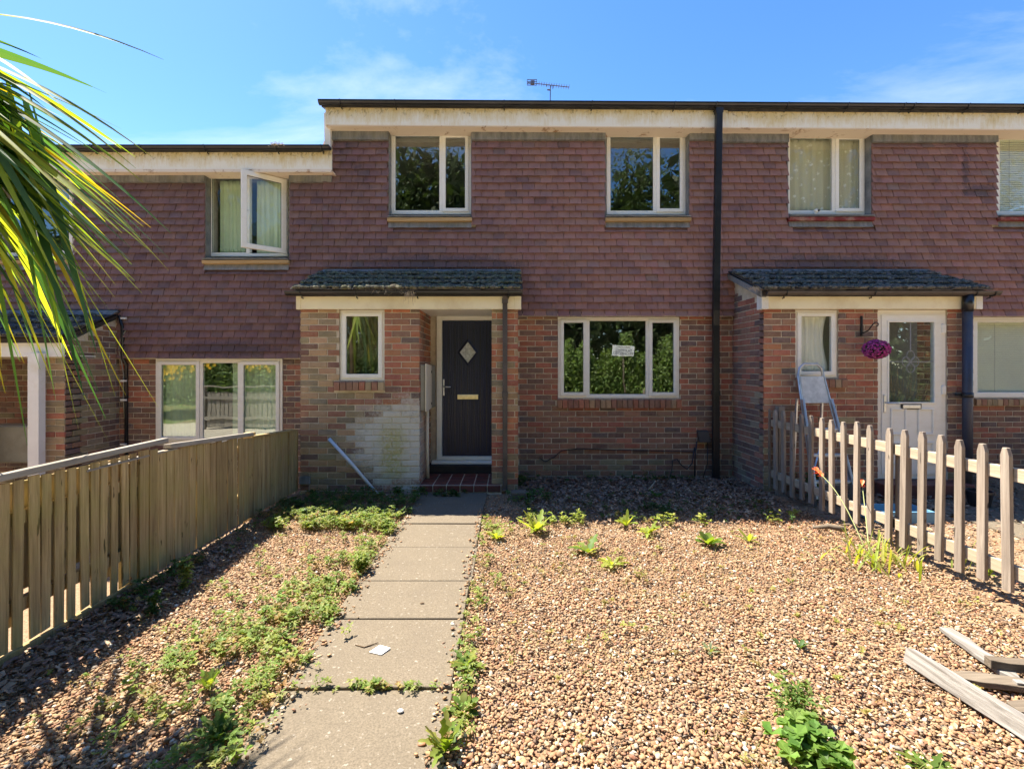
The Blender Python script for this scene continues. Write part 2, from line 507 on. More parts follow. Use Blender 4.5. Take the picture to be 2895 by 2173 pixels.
M = {}
M['brick_o'] = brick_mat(True); M['brick_j'] = brick_mat(False)
M['mortar'] = mortar_mat()
M['tile_o'] = tile_mat(True); M['tile_j'] = tile_mat(False)
M['fascia'] = fascia_mat(); M['soffit'] = soffit_mat(); M['lead'] = lead_mat()
M['upvc'] = upvc_mat(); M['glass'] = glass_mat(); M['glass_bright'] = glass_mat('window_glass_clear', 3.0); M['glass_soft'] = glass_mat('window_glass_plain', 1.0)
M['white'] = simple('white_paint', (0.80, 0.79, 0.75), 0.45, 0.4, 0.04, 5, dirt=(0.68, 0.64, 0.52))
M['cream'] = simple('cream_board', (0.86, 0.78, 0.54), 0.5, 0.35, 0.05, 4, dirt=(0.70, 0.58, 0.36))
M['black'] = simple('black_plastic', (0.012, 0.013, 0.016), 0.32, 0.5, 0.2, 5, dirt=(0.03, 0.03, 0.034))
M['browngrey'] = simple('faded_brown_plastic', (0.075, 0.062, 0.055), 0.5, 0.4, 0.2, 6, dirt=(0.11, 0.095, 0.085))
M['blue_grey'] = simple('sun_faded_pipe', (0.035, 0.045, 0.075), 0.45, 0.45, 0.25, 3, dirt=(0.10, 0.095, 0.09))
M['metal'] = simple('brushed_metal', (0.62, 0.63, 0.65), 0.3, 0.5, 0.1, 20, metal=0.95)
M['gold'] = simple('pale_brass', (0.72, 0.62, 0.36), 0.3, 0.5, 0.15, 25, metal=0.9)
M['dark'] = simple('dark_timber', (0.05, 0.042, 0.036), 0.8, 0.2, 0.2)
M['room'] = simple('room_plaster', (0.30, 0.29, 0.26), 0.9, 0.1, 0.05)
M['slate'] = simple('grey_slate', (0.050, 0.046, 0.044), 0.65, 0.3, 0.35, 12, 0.4, dirt=(0.115, 0.105, 0.085))
M['sillwood'] = wood_mat('bare_sill_timber', (0.40, 0.25, 0.11), (0.62, 0.44, 0.22), 'x', False)
M['redsill'] = simple('flaking_red_paint', (0.20, 0.03, 0.025), 0.6, 0.3, 0.25, 12, dirt=(0.5, 0.36, 0.26))
M['fence'] = wood_mat('board_timber', (0.25, 0.165, 0.075), (0.64, 0.48, 0.24), 'z', True, (0.36, 0.33, 0.10))
M['cap'] = wood_mat('bleached_timber', (0.24, 0.21, 0.17), (0.44, 0.40, 0.34), 'y', False)
M['picket'] = wood_mat('weathered_picket_timber', (0.205, 0.163, 0.13), (0.44, 0.375, 0.305), 'z', True)
M['rail'] = wood_mat('pale_rail_timber', (0.36, 0.28, 0.19), (0.55, 0.45, 0.33), 'y', False)
M['plank'] = wood_mat('flaking_white_timber', (0.11, 0.095, 0.08), (0.42, 0.40, 0.37), 'y', False, grain=0.8)
M['plank2'] = wood_mat('grey_old_timber', (0.10, 0.078, 0.058), (0.27, 0.225, 0.17), 'x', True)
M['slab'] = slab_mat(); M['ground'] = ground_mat()
M['leaf'] = leaf_mat('weed_leaf', 0.45, (1.9, 1.8, 0.5))
M['leaf_o'] = leaf_mat('weed_leaf_single', 0.45, (1.9, 1.8, 0.5), True)
M['palm'] = leaf_mat('palm_leaf', 0.52, (2.1, 1.85, 0.4), True, 0.55)
M['tree'] = leaf_mat('tree_leaf', 0.35, (1.3, 1.4, 0.5))
M['pebble'] = col_mat('pebble', 0.75, 0.3, 70, 0.3)
M['litter'] = col_mat('dead_leaf', 0.85, 0.15, 40, 0.3)
M['moss'] = col_mat('moss', 1.0, 0.05, 60, 0.4)
M['door'] = door_mat()
M['redtile'] = simple('red_quarry_tile', (0.15, 0.045, 0.035), 0.55, 0.35, 0.3, 9, dirt=(0.09, 0.06, 0.05))
M['bark'] = simple('bark', (0.12, 0.085, 0.055), 0.95, 0.1, 0.4, 12, 0.6)
M['curtain_green'] = simple('green_sheer_cloth', (0.58, 0.70, 0.48), 0.9, 0.1, 0.1, 3)
M['curtain_white'] = simple('white_net_cloth', (0.88, 0.86, 0.78), 0.9, 0.1, 0.1, 3)
M['blind'] = simple('cream_blind_slat', (0.86, 0.85, 0.68), 0.6, 0.3, 0.05, 3)
# ------------------------------------------------------------------ ground, path
YF, YT, YP = 6.80, 6.793, 5.96      # brick face, tile plane, porch face
LOW = -0.58                          # the left house stands this much lower

g = MB()
xs = [-220, -2.68, -2.62, 220]; zs = [LOW, LOW, -0.012, -0.012]
for X_, Z_ in zip(xs, zs):
    g.v += [(X_, -220, Z_), (X_, 260, Z_)]
g.f = [(0, 2, 3, 1), (2, 4, 5, 3), (4, 6, 7, 5)]
tag(g.build('ground', M['ground']), kind='structure')

rng = random.Random(4)
slab_y = [1.05, 1.62, 2.293, 2.926, 3.456, 4.11, 4.72, 5.40, 5.93]
path = MB(); path.box(-1.05, -0.29, 0.9, 5.94, -0.03, -0.004)
path = tag(path.build('path', M['ground']), kind='structure')
for a, b in zip(slab_y[:-1], slab_y[1:]):
    m = MB(); j = lambda s=0.006: rng.uniform(-s, s)
    z = 0.016 + j(0.004)
    x0, x1 = -1.065 + j(), -0.272 + j(0.008)
    m.hexa([(x0, a + .007, -.02), (x1, a + .007, -.02), (x1, b - .007, -.02), (x0, b - .007, -.02),
            (x0, a + .007 + j(.003), z + j(.003)), (x1 + j(), a + .007 + j(.004), z + j(.003)), (x1 + j(), b - .007 + j(.004), z + j(.003)), (x0, b - .007 + j(.003), z + j(.003))])
    m.build('paving_slab', M['slab'], path, bev=0.006)

# ------------------------------------------------------------------ wall core with openings
def core(name, u0, u1, z0, z1, holes, d0, d1, mat, parent, side=None):
    """sheet with openings as one connected mesh. side None: faces -y, else ('x', value) gives a wall along y"""
    us = sorted({u0, u1, *[min(max(h[0], u0), u1) for h in holes], *[min(max(h[1], u0), u1) for h in holes]})
    zs_ = sorted({z0, z1, *[min(max(h[2], z0), z1) for h in holes], *[min(max(h[3], z0), z1) for h in holes]})
    nu, nz_ = len(us), len(zs_)
    solid = {}
    for i in range(nu - 1):
        for j in range(nz_ - 1):
            cu, cz = (us[i] + us[i + 1]) / 2, (zs_[j] + zs_[j + 1]) / 2
            solid[i, j] = not any(h[0] < cu < h[1] and h[2] < cz < h[3] for h in holes)
    m = MB()
    P = (lambda u, d, z: (u, d, z)) if side is None else (lambda u, d, z: (d, u, z))
    for d in (d0, d1):
        for i in range(nu):
            for j in range(nz_):
                m.v.append(P(us[i], d, zs_[j]))
    A = lambda i, j: i * nz_ + j
    B = lambda i, j: nu * nz_ + i * nz_ + j
    for (i, j), s in solid.items():
        if not s: continue
        m.f.append((A(i, j), A(i + 1, j), A(i + 1, j + 1), A(i, j + 1)))
        m.f.append((B(i, j), B(i, j + 1), B(i + 1, j + 1), B(i + 1, j)))
        for (di, dj, e) in ((-1, 0, ((i, j), (i, j + 1))), (1, 0, ((i + 1, j), (i + 1, j + 1))), (0, -1, ((i, j), (i + 1, j))), (0, 1, ((i, j + 1), (i + 1, j + 1)))):
            if not solid.get((i + di, j + dj), False):
                p, q = e
                m.f.append((A(*p), A(*q), B(*q), B(*p)))
    return m.build(name, mat, parent)

def minus(a, b, holes, zc):
    segs = [(a, b)]
    for h in holes:
        if not (h[2] < zc < h[3]): continue
        ns = []
        for s in segs:
            if h[1] <= s[0] or h[0] >= s[1]: ns.append(s); continue
            if h[0] > s[0]: ns.append((s[0], h[0]))
            if h[1] < s[1]: ns.append((h[1], s[1]))
        segs = ns
    return segs

# base pieces
def brick_mesh(seed):
    r = random.Random(seed); j = lambda s: r.uniform(-s, s)
    w_, h_, d_ = .1075, .0325, .02
    c = .005
    v = [(-w_, d_, -h_), (w_, d_, -h_), (w_, d_, h_), (-w_, d_, h_)]
    v += [(-w_ + j(.003), .006, -h_ + j(.002)), (w_ + j(.003), .006, -h_ + j(.002)), (w_ + j(.003), .006, h_ + j(.002)), (-w_ + j(.003), .006, h_ + j(.002))]
    v += [(-w_ + c, j(.0025), -h_ + c), (w_ - c, j(.0025), -h_ + c), (w_ - c, j(.0025), h_ - c), (-w_ + c, j(.0025), h_ - c)]
    f = []
    for k in range(4):
        n = (k + 1) % 4
        f += [(k, n, 4 + n, 4 + k), (4 + k, 4 + n, 8 + n, 8 + k)]
    f.append((8, 9, 10, 11))
    return np.array(v), f
def tile_mesh(seed):
    r = random.Random(seed); j = lambda s: r.uniform(-s, s)
    w_, H = .0800, .175
    v = []
    for row, (z, yo) in enumerate([(0, -.068), (H, -.006)]):
        for k, t in enumerate((-1, -.4, .4, 1)):
            bulge = -.004 * (1 - t * t)
            v.append((w_ * t, yo + bulge + j(.0015), z + (j(.002) if row == 0 else 0)))
    nb = len(v)
    v += [(x, y + .009, z + (.001 if z < .05 else 0)) for x, y, z in v]
    f = []
    for k in range(3):
        f.append((k, k + 1, 4 + k + 1, 4 + k))
        f.append((nb + k + 1, nb + k, k, k + 1)[::-1] if False else (k + 1, k, nb + k, nb + k + 1))
    f += [(0, 4, nb + 4, nb), (7, 3, nb + 3, nb + 7)]
    return np.array(v), f
def slate_mesh(seed):
    r = random.Random(seed); j = lambda s: r.uniform(-s, s)
    v = [(-.122, 0, 0), (.122, 0, 0), (.122, .34, .0), (-.122, .34, .0)]
    v = [(x + j(.004), y + (j(.012) if y == 0 else 0), z + j(.004)) for x, y, z in v]
    v += [(x, y, z + .011) for x, y, z in v]
    return np.array(v), [(0, 3, 2, 1), (4, 5, 6, 7), (0, 1, 5, 4), (1, 2, 6, 5), (2, 3, 7, 6), (3, 0, 4, 7)]
def variants(fn, n, name, mat):
    out = []
    for k in range(n):
        v, f = fn(k * 7 + 1)
        me = bpy.data.meshes.new(name); me.from_pydata(v.tolist(), [], f); me.materials.append(mat); me.update()
        out.append((v, f, me))
    return out
BV = variants(brick_mesh, 7, 'brick', M['brick_o'])
TV = variants(tile_mesh, 7, 'tile', M['tile_o'])
SV = variants(slate_mesh, 5, 'slate', M['slate'])

def place(house, items, name, variants_, matj, limit, restname):
    """items: dict(loc, rz, sx, sz, col, par, area). The largest in view become objects, the rest one joined part"""
    items.sort(key=lambda i: -i['area'])
    r = random.Random(len(items))
    VV, FF, CC = [], [], []
    base = 0
    for n, it in enumerate(items):
        v, f, me = variants_[r.randrange(len(variants_))]
        if n < limit:
            o = bpy.data.objects.new(name, me)
            o.location = it['loc']; o.rotation_euler = (it.get('rx', 0), it.get('ry', 0), it['rz']); o.scale = (it['sx'], 1, it['sz'])
            o.color = (*it['col'], 1)
            attach(o, it['par'])
        else:
            mt = Matrix.LocRotScale(Vector(it['loc']), Matrix.Rotation(it['rz'], 3, 'Z').to_quaternion(), Vector((it['sx'], 1, it['sz'])))
            a = np.array(mt)
            p = v @ a[:3, :3].T + a[:3, 3]
            VV += p.tolist(); FF += [tuple(i + base for i in ff) for ff in f]; CC += [it['col']] * len(v)
            base += len(v)
    if VV:
        m = MB(); m.v, m.f, m.c = VV, FF, CC
        tag(m.build(restname, matj, house), kind='stuff')

def view_area(x, y, z, wd, ht, side=False):
    px = AX + x / y * F; py = AY - (z - EYE) / y * F
    if not (-20 < px < 2915 and -20 < py < 2190): return 0.0
    a = wd * ht / y / y * 1e4
    if side: a *= abs(x) / y
    return a * random.Random(int(x * 1e4) + int(z * 1e4)).uniform(.93, 1.07)

RED = [(0.43, 0.135, 0.085), (0.47, 0.165, 0.1), (0.38, 0.12, 0.08), (0.49, 0.18, 0.105)]
DRK = [(0.2, 0.115, 0.09), (0.225, 0.13, 0.1), (0.165, 0.115, 0.105), (0.25, 0.14, 0.1)]
BRN = [(0.36, 0.165, 0.105), (0.4, 0.195, 0.12), (0.33, 0.175, 0.115), (0.37, 0.165, 0.105)]
BUF = [(0.48, 0.32, 0.18), (0.44, 0.31, 0.18), (0.5, 0.34, 0.2)]
ORG = [(0.54, 0.21, 0.1), (0.55, 0.235, 0.115), (0.51, 0.18, 0.09)]
GRN = [(0.31, 0.25, 0.15), (0.35, 0.29, 0.17), (0.28, 0.24, 0.16)]
def jit(c, r, s=.14):
    k = r.uniform(1 - s, 1 + s)
    return tuple(max(.008, x * k * r.uniform(1 - s / 3, 1 + s / 3)) for x in c)
def pick(r, *w):
    t = r.uniform(0, sum(a for a, _ in w))
    for a, l in w:
        t -= a
        if t <= 0: return jit(r.choice(l), r)
    return jit(w[-1][1][0], r)

def lay(items, par, u0, u1, z0, z1, holes, face, plane, colf, seed, off=0.0, quoin=True):
    """face 'f' (towards the camera), 'l' (facing -x), 'r' (facing +x)"""
    r = random.Random(seed)
    k = 0; z = z0
    while z < z1 - .03:
        zt = min(z + .065, z1)
        zc = (z + zt) / 2
        for (a, b) in minus(u0, u1, holes, zc):
            s = math.floor((a - off) / .225) * .225 + off + (k % 2) * .1125 - .225
            while s < b:
                p, q = max(a, s), min(b, s + .215)
                s += .225
                if q - p < .03: continue
                uc = (p + q) / 2; wd = q - p
                dj = r.uniform(-.0025, .0025)
                if face == 'f': loc = (uc, plane + dj, zc); rz = r.uniform(-.006, .006); y = plane; x = uc
                elif face == 'l': loc = (plane + dj, uc, zc); rz = -math.pi / 2; y = uc; x = plane
                else: loc = (plane - dj, uc, zc); rz = math.pi / 2; y = uc; x = plane
                items.append(dict(loc=loc, rz=rz, ry=0, sx=wd / .215, sz=(zt - z) / .065, col=colf(r, uc, zc), par=par,
                                  area=view_area(x, y, zc, wd, .065, face != 'f')))
        z += .075; k += 1

def tiles(items, par, u0, u1, z0, z1, holes, colf, seed, off=0.0):
    r = random.Random(seed); G = .0967
    z = z0; k = 0
    while z < z1 - .03:
        zc = z + .05
        wav = r.uniform(-.002, .002)
        for (a, b) in minus(u0, u1, holes, zc):
            s = math.floor((a - off) / .1625) * .1625 + off + (k % 2) * .081 - .1625
            while s < b:
                p, q = max(a, s + .0026), min(b, s + .1599)
                s += .1625
                if q - p < .02: continue
                h = 1.0
                top = min([z1] + [hh[2] for hh in holes if hh[0] < (p + q) / 2 < hh[1] and hh[2] > zc])
                if z + .175 > top: h = max(.25, (top - z) / .175)
                items.append(dict(loc=((p + q) / 2, YT + r.uniform(-.002, .002), z + wav + r.uniform(-.002, .002)), rz=r.uniform(-.012, .012),
                                  ry=r.uniform(-.008, .008), rx=r.uniform(-.012, .012), sx=(q - p) / .16, sz=h, col=colf(r, (p + q) / 2, z), par=par,
                                  area=view_area((p + q) / 2, YT, z, q - p, .0967)))
        z += G; k += 1

# ------------------------------------------------------------------ windows
def window(parent, x0, x1, z0, z1, y, lights, glass='glass', fw=.045, skip_sash=None):
    """lights: list of (xa, xb, is_sash). Returns the window part"""
    m = MB(); m.ring(x0, x1, z0, z1, fw, y, y + .07)
    wn_ = m.build('window', M['upvc'], parent, bev=.005)
    inner = [x0 + fw] + [l[1] for l in lights[:-1]] + [x1 - fw]
    mw = .04
    for i, l in enumerate(lights):
        a = inner[i] + (mw / 2 if i > 0 else 0)
        b = inner[i + 1] - (mw / 2 if i < len(lights) - 1 else 0)
        if i < len(lights) - 1:
            xm = inner[i + 1]
            MB().box(xm - mw / 2, xm + mw / 2, y - .002, y + .068, z0 + fw, z1 - fw).build('mullion', M['upvc'], wn_, bev=.004)
        zb, zt = z0 + fw, z1 - fw
        if skip_sash == i: continue
        if l[2]:
            sw = .05
            MB().ring(a - .012, b + .012, zb - .012, zt + .012, sw, y - .018, y + .03).build('sash', M['upvc'], wn_, bev=.006)
            a, b, zb, zt = a + sw - .012, b - sw + .012, zb + sw - .012, zt - sw + .012
            ya = y + .006
        else:
            MB().ring(a - .002, b + .002, zb - .002, zt + .002, .014, y + .004, y + .03).build('glazing_bead', M['upvc'], wn_, bev=.003)
            a, b, zb, zt = a + .012, b - .012, zb + .012, zt - .012
            ya = y + .016
        MB().ring(a - .001, b + .001, zb - .001, zt + .001, .004, ya - .001, ya + .006).build('rubber_seal', M['black'], wn_)
        MB().box(a, b, ya, ya + .006, zb, zt).build('pane', M[glass], wn_)
    return wn_

def soldier_sill(items, par, x0, x1, z, h, y, seed):
    r = random.Random(seed); n = max(3, round((x1 - x0) / .075)); st = (x1 - x0) / n
    for k in range(n):
        x = x0 + st * (k + .5)
        c = pick(r, (3, BRN), (1.5, BUF), (1, RED))
        m = MB(); j = lambda: r.uniform(-.003, .003)
        a, b = x - st / 2 + .004, x + st / 2 - .004
        m.hexa([(a, y - .035 + j(), z), (b, y - .035 + j(), z), (b, y + .05, z), (a, y + .05, z), (a, y - .035 + j(), z + h - .012), (b, y - .035 + j(), z + h - .012), (b, y + .05, z + h + .012), (a, y + .05, z + h + .012)], c)
        o = m.build('sill_brick', M['brick_j'], par, bev=.004)
        o.color = (*c, 1)

def upper_sill(parent, x0, x1, zt, red=False, zoff=0.0):
    """rotten timber sill with a lead apron below it"""
    s = MB()
    s.hexa([(x0 - .01, 6.695, zt - .062), (x1 + .01, 6.692, zt - .058), (x1 + .01, 6.93, zt - .062), (x0 - .01, 6.93, zt - .062),
            (x0 - .01, 6.692, zt - .012), (x1 + .01, 6.696, zt - .009), (x1 + .01, 6.93, zt), (x0 - .01, 6.93, zt)])
    o = s.build('window_sill', M['redsill' if red else 'sillwood'], parent, bev=.006)
    m = MB(); m.box(x0, x1, 6.686, 6.93, zt + .001, zt + .014); m.build('drip_edge', M['lead'], o)
    m = MB(); n = 12
    for k in range(n + 1):
        x = x0 + (x1 - x0) * k / n; wv = .006 * math.sin(k * 2.1 + x0 * 5)
        m.v += [(x, 6.745 + wv * .3, zt - .062), (x, 6.722 + wv, zt - .14 + wv * .6), (x, 6.732 + wv, zt - .14 + wv * .6), (x, 6.752 + wv * .3, zt - .062)]
    for k in range(n):
        b = 4 * k
        for i in range(4):
            j = (i + 1) % 4
            m.f.append((b + i, b + j, b + 4 + j, b + 4 + i))
    m.f += [(0, 1, 2, 3), (4 * n + 3, 4 * n + 2, 4 * n + 1, 4 * n)]
    m.build('lead_apron', M['lead'], parent)

# ------------------------------------------------------------------ gutters and eaves
def gutter(parent, x0, x1, y, z, tilt=0.0, r_=.052, mat='black', brackets=(), back=None, caps=True):
    """half-round gutter along x; z is its rim"""
    n = 9; m = MB()
    for x in (x0, x1):
        zz_ = z + tilt * (x - x0)
        for rr in (r_, r_ - .005):
            for k in range(n):
                t = math.pi * k / (n - 1)
                m.v.append((x, y - math.cos(t) * rr, zz_ - math.sin(t) * rr * .95))
    for k in range(n - 1):
        m.f.append((k, k + 1, 2 * n + k + 1, 2 * n + k))
        m.f.append((n + k + 1, n + k, 3 * n + k, 3 * n + k + 1))
    m.f += [(0, 2 * n, 3 * n, n), (n - 1, 2 * n - 1, 4 * n - 1, 3 * n - 1)]
    if caps:
        m.f.append(tuple(range(0, n))); m.f.append(tuple(range(2 * n, 3 * n)))
    g_ = m.build('gutter', M[mat], parent, smooth=False)
    for bx in brackets:
        zz_ = z + tilt * (bx - x0)
        b = MB(); pts = [(bx, y + r_ + .02, zz_ - .075), (bx, y + r_ * .55, zz_ - r_ - .022)]
        for k in range(7):
            t = math.pi * (.72 - .72 * k / 6)
            pts.append((bx, y - math.cos(t) * (r_ + .005), zz_ - math.sin(t) * (r_ + .005)))
        for a, c in zip(pts[:-1], pts[1:]): pass
        b.tube(pts, .008, 6)
        b.build('gutter_bracket', M['black'], g_)
    return g_

def eaves(parent, x0, x1, zb, zg, tilt, brk, xf0=None, xf1=None, joint=()):
    """fascia board, soffit and gutter. zb: fascia bottom at x0, zg: gutter rim at x0"""
    yf = 6.58
    sh = lambda x: tilt * (x - x0)
    m = MB(); m.hexa([(x0, yf, zb), (x1, yf, zb + sh(x1)), (x1, yf + .025, zb + sh(x1)), (x0, yf + .025, zb),
                      (x0, yf, zg + .0), (x1, yf, zg + sh(x1)), (x1, yf + .025, zg + sh(x1)), (x0, yf + .025, zg)])
    fa = m.build('fascia', M['fascia'], parent, bev=.003)
    m = MB(); m.hexa([(x0, yf + .003, zb - .012), (x1, yf + .003, zb - .012 + sh(x1)), (x1, 6.86, zb - .014 + sh(x1)), (x0, 6.86, zb - .014),
                      (x0, yf + .003, zb - .002), (x1, yf + .003, zb - .002 + sh(x1)), (x1, 6.86, zb - .004 + sh(x1)), (x0, 6.86, zb - .004)])
    m.build('soffit', M['soffit'], parent)
    for jx in joint:
        MB().box(jx - .035, jx + .035, yf - .004, yf + .001, zb + sh(jx) + .004, zg + sh(jx) - .08).build('joint_cover', M['fascia'], fa)
    gutter(parent, x0 - .06, x1, 6.52, zg + .0, tilt, .056, 'black', brk)

def downpipe(parent, pts, wd, dp, mat, joints=(), name='downpipe'):
    m = MB()
    for a, b in zip(pts[:-1], pts[1:]): pass
    # square pipe as a swept rectangle
    vs_ = []
    for (x, y, z) in pts:
        vs_ += [(x - wd / 2, y - dp / 2, z), (x + wd / 2, y - dp / 2, z), (x + wd / 2, y + dp / 2, z), (x - wd / 2, y + dp / 2, z)]
    m.v = vs_
    for i in range(len(pts) - 1):
        b = 4 * i
        for k in range(4):
            n = (k + 1) % 4
            m.f.append((b + k, b + n, b + 4 + n, b + 4 + k))
    m.f += [(0, 1, 2, 3), tuple(4 * (len(pts) - 1) + k for k in (3, 2, 1, 0))]
    d = m.build(name, M[mat], parent, bev=.006)
    for (x, y, z) in joints:
        MB().box(x - wd / 2 - .007, x + wd / 2 + .007, y - dp / 2 - .007, y + dp / 2 + .007, z - .03, z + .03).build('pipe_collar', M[mat], d, bev=.003)
    return d

# ------------------------------------------------------------------ porch roofs
def porch_roof(parent, x0, x1, zo, seed, mosscols, nmoss, y0=5.80, y1=6.735, z0=2.43, z1=2.83):
    zf = lambda y: z0 + (z1 - z0) * (y - y0) / (y1 - y0) + zo
    ang = math.atan2(z1 - z0, y1 - y0)
    m = MB(); m.hexa([(x0 + .02, y0 + .05, zf(y0) - .05), (x1 - .02, y0 + .05, zf(y0) - .05), (x1 - .02, y1, zf(y1) - .05), (x0 + .02, y1, zf(y1) - .05),
                      (x0 + .02, y0 + .05, zf(y0 + .05) - .012), (x1 - .02, y0 + .05, zf(y0 + .05) - .012), (x1 - .02, y1, zf(y1) - .012), (x0 + .02, y1, zf(y1) - .012)])
    rf = m.build('porch_roof', M['dark'], parent)
    r = random.Random(seed)
    rows = 4; stp = (y1 - y0) / rows
    for k in range(rows):
        n = round((x1 - x0) / .25); wdt = (x1 - x0) / n
        st = x0 - (wdt / 2 if k % 2 else 0)
        for i in range(n + 1):
            a, b = max(x0, st + i * wdt), min(x1, st + (i + 1) * wdt)
            if b - a < .04: continue
            y = y0 + k * stp
            o = bpy.data.objects.new('slate', SV[r.randrange(5)][2])
            yl = .34 if k < rows - 1 else .24
            o.location = ((a + b) / 2, y, zf(y) + .012 * (1 if k else 1) + .006)
            o.scale = ((b - a) / .246, yl / .34 / math.cos(ang), 1.2)
            o.rotation_euler = (ang - .02 + r.uniform(-.012, .012), r.uniform(-.01, .01), r.uniform(-.01, .01))
            attach(o, rf)
    # lead flashing where it meets the wall
    MB().hexa([(x0 + .05, y1 - .14, zf(y1 - .14) + .028), (x1, y1 - .14, zf(y1 - .14) + .028), (x1, y1 - .035, zf(y1 - .035) + .034), (x0 + .05, y1 - .035, zf(y1 - .035) + .034),
               (x0 + .05, y1 - .14, zf(y1 - .14) + .034), (x1, y1 - .14, zf(y1 - .14) + .034), (x1, y1 - .035, zf(y1) + .045), (x0 + .05, y1 - .035, zf(y1) + .045)]).build('lead_flashing', M['lead'], parent)
    # moss cushions, uncountable
    ico = ICO0
    VV, FF, CC = [], [], []
    for i in range(nmoss):
        x = r.uniform(x0 + .02, x1 - .02)
        k = r.randrange(rows)
        y = y0 + k * stp + abs(r.gauss(0, .09)) + .005
        if y > y1 - .04: continue
        if r.random() > .35 + .65 * (math.sin(x * 3.1 + k * 2.3 + seed) * .5 + .5): continue
        s = r.uniform(.010, .034)
        rot_ = Matrix.Rotation(r.uniform(0, 6.28), 3, 'Z')
        p = ico[0] * np.array([s * r.uniform(.8, 1.8), s * r.uniform(.8, 1.4), s * r.uniform(.5, 1.0)])
        p = p @ np.array(rot_).T + np.random.RandomState(i).uniform(-.003, .003, (12, 3)) + np.array([x, y, zf(y) + .044 - .012 * ((y - y0) % stp) / stp])
        b = len(VV); VV += p.tolist(); FF += (ico[1] + b).tolist(); CC += [jit(r.choice(mosscols), r, .3)] * 12
    if VV:
        o = np_mesh('moss', VV, FF, M['moss'], rf, np.array(CC), True); tag(o, kind='stuff')
    return rf

def icosphere(sub):
    t = (1 + 5 ** .5) / 2
    v = np.array([(-1, t, 0), (1, t, 0), (-1, -t, 0), (1, -t, 0), (0, -1, t), (0, 1, t), (0, -1, -t), (0, 1, -t), (t, 0, -1), (t, 0, 1), (-t, 0, -1), (-t, 0, 1)], float)
    v /= np.linalg.norm(v[0])
    f = [(0, 11, 5), (0, 5, 1), (0, 1, 7), (0, 7, 10), (0, 10, 11), (1, 5, 9), (5, 11, 4), (11, 10, 2), (10, 7, 6), (7, 1, 8), (3, 9, 4), (3, 4, 2), (3, 2, 6), (3, 6, 8), (3, 8, 9), (4, 9, 5), (2, 4, 11), (6, 2, 10), (8, 6, 7), (9, 8, 1)]
    v = v.tolist()
    for _ in range(sub):
        nf = []; cache = {}
        def mid(a, b):
            k = (min(a, b), max(a, b))
            if k not in cache:
                p = (np.array(v[a]) + np.array(v[b])) / 2; p /= np.linalg.norm(p)
                cache[k] = len(v); v.append(p.tolist())
            return cache[k]
        for a, b, c in f:
            x, y, z = mid(a, b), mid(b, c), mid(c, a)
            nf += [(a, x, z), (b, y, x), (c, z, y), (x, y, z)]
        f = nf
    return np.array(v), np.array(f)
ICO0, ICO1 = icosphere(0), icosphere(1)

def curtain(name, label, x0, x1, z0, z1, y, mat, folds, amp, seed, gather=0.0):
    r = random.Random(seed); n = 60; nz_ = 12
    m = MB()
    ph = [r.uniform(0, 6.28) for _ in range(3)]
    for j in range(nz_ + 1):
        t = j / nz_
        for i in range(n + 1):
            u = i / n
            x = x0 + (x1 - x0) * u
            if gather: x = x + gather * math.sin(math.pi * min(1, max(0, (1 - t) * 1.15))) * (u - .5) * -1
            yy = y + amp * (math.sin(u * folds * 6.28 + ph[0]) + .4 * math.sin(u * folds * 2.7 * 6.28 + ph[1] + t)) * (.6 + .4 * (1 - t))
            m.v.append((x, yy, z0 + (z1 - z0) * t))
    for j in range(nz_):
        for i in range(n):
            a = j * (n + 1) + i
            m.f.append((a, a + 1, a + n + 2, a + n + 1))
    o = m.build(name, mat, None, True, recenter=True)
    s = o.modifiers.new('thickness', 'SOLIDIFY'); s.thickness = .0015
    return tag(o, label, 'curtain')

def blind(label, x0, x1, z0, z1, y):
    t = thing('window_blind', label, 'blind', ((x0 + x1) / 2, y, z0))
    n = int((z1 - z0) / .026)
    me = None
    m = MB(); m.hexa([(x0, -.006, -.0125), (x1, -.006, -.0125), (x1, -.0045, -.0125), (x0, -.0045, -.0125), (x0, .0045, .0125), (x1, .0045, .0125), (x1, .006, .0125), (x0, .006, .0125)])
    first = m.build('slat', M['blind'], t)
    for k in range(n):
        o = first if k == 0 else bpy.data.objects.new('slat', first.data)
        o.location = (0, y, z0 + .015 + k * .026)
        if k: attach(o, t)
    MB().box(x0, x1, y - .015, y + .02, z1 - .03, z1).build('head_rail', M['blind'], t)
    for xx in (x0 + (x1 - x0) * .2, x0 + (x1 - x0) * .75):
        MB().box(xx - .0015, xx + .0015, y - .016, y - .0145, z0 + .01, z1 - .03).build('ladder_cord', M['room'], t)
    return t

def shell(house, x0, x1, zo, ceil):
    """rooms behind the openings"""
    MB().box(x0, x1, 10.8, 10.95, zo - .1, ceil).build('back_wall', M['room'], house)
    for xx in (x0, x1 - .06):
        MB().box(xx, xx + .06, 7.06, 10.8, zo - .1, ceil).build('party_wall', M['room'], house)
    for zz_ in (zo - .02, zo + 2.36, zo + 4.78):
        MB().box(x0 + .06, x1 - .06, 7.06, 10.8, zz_, zz_ + .12).build('floor', M['room'], house)
    MB().box((x0 + x1) / 2 - .04, (x0 + x1) / 2 + .04, 7.06, 10.8, zo + .1, zo + 4.78).build('partition_wall', M['room'], house)
# ------------------------------------------------------------------ the houses
XL, XR = -2.50, 2.945         # party lines of the middle house
def zt_(py): return EYE + (AY - py) * 6.75 / F      # height of a point on the tile plane
def xt_(px): return (px - AX) * 6.75 / F
def xw_(px, y=6.9): return (px - AX) * y / F
def zw_(py, y=6.9): return EYE + (AY - py) * y / F

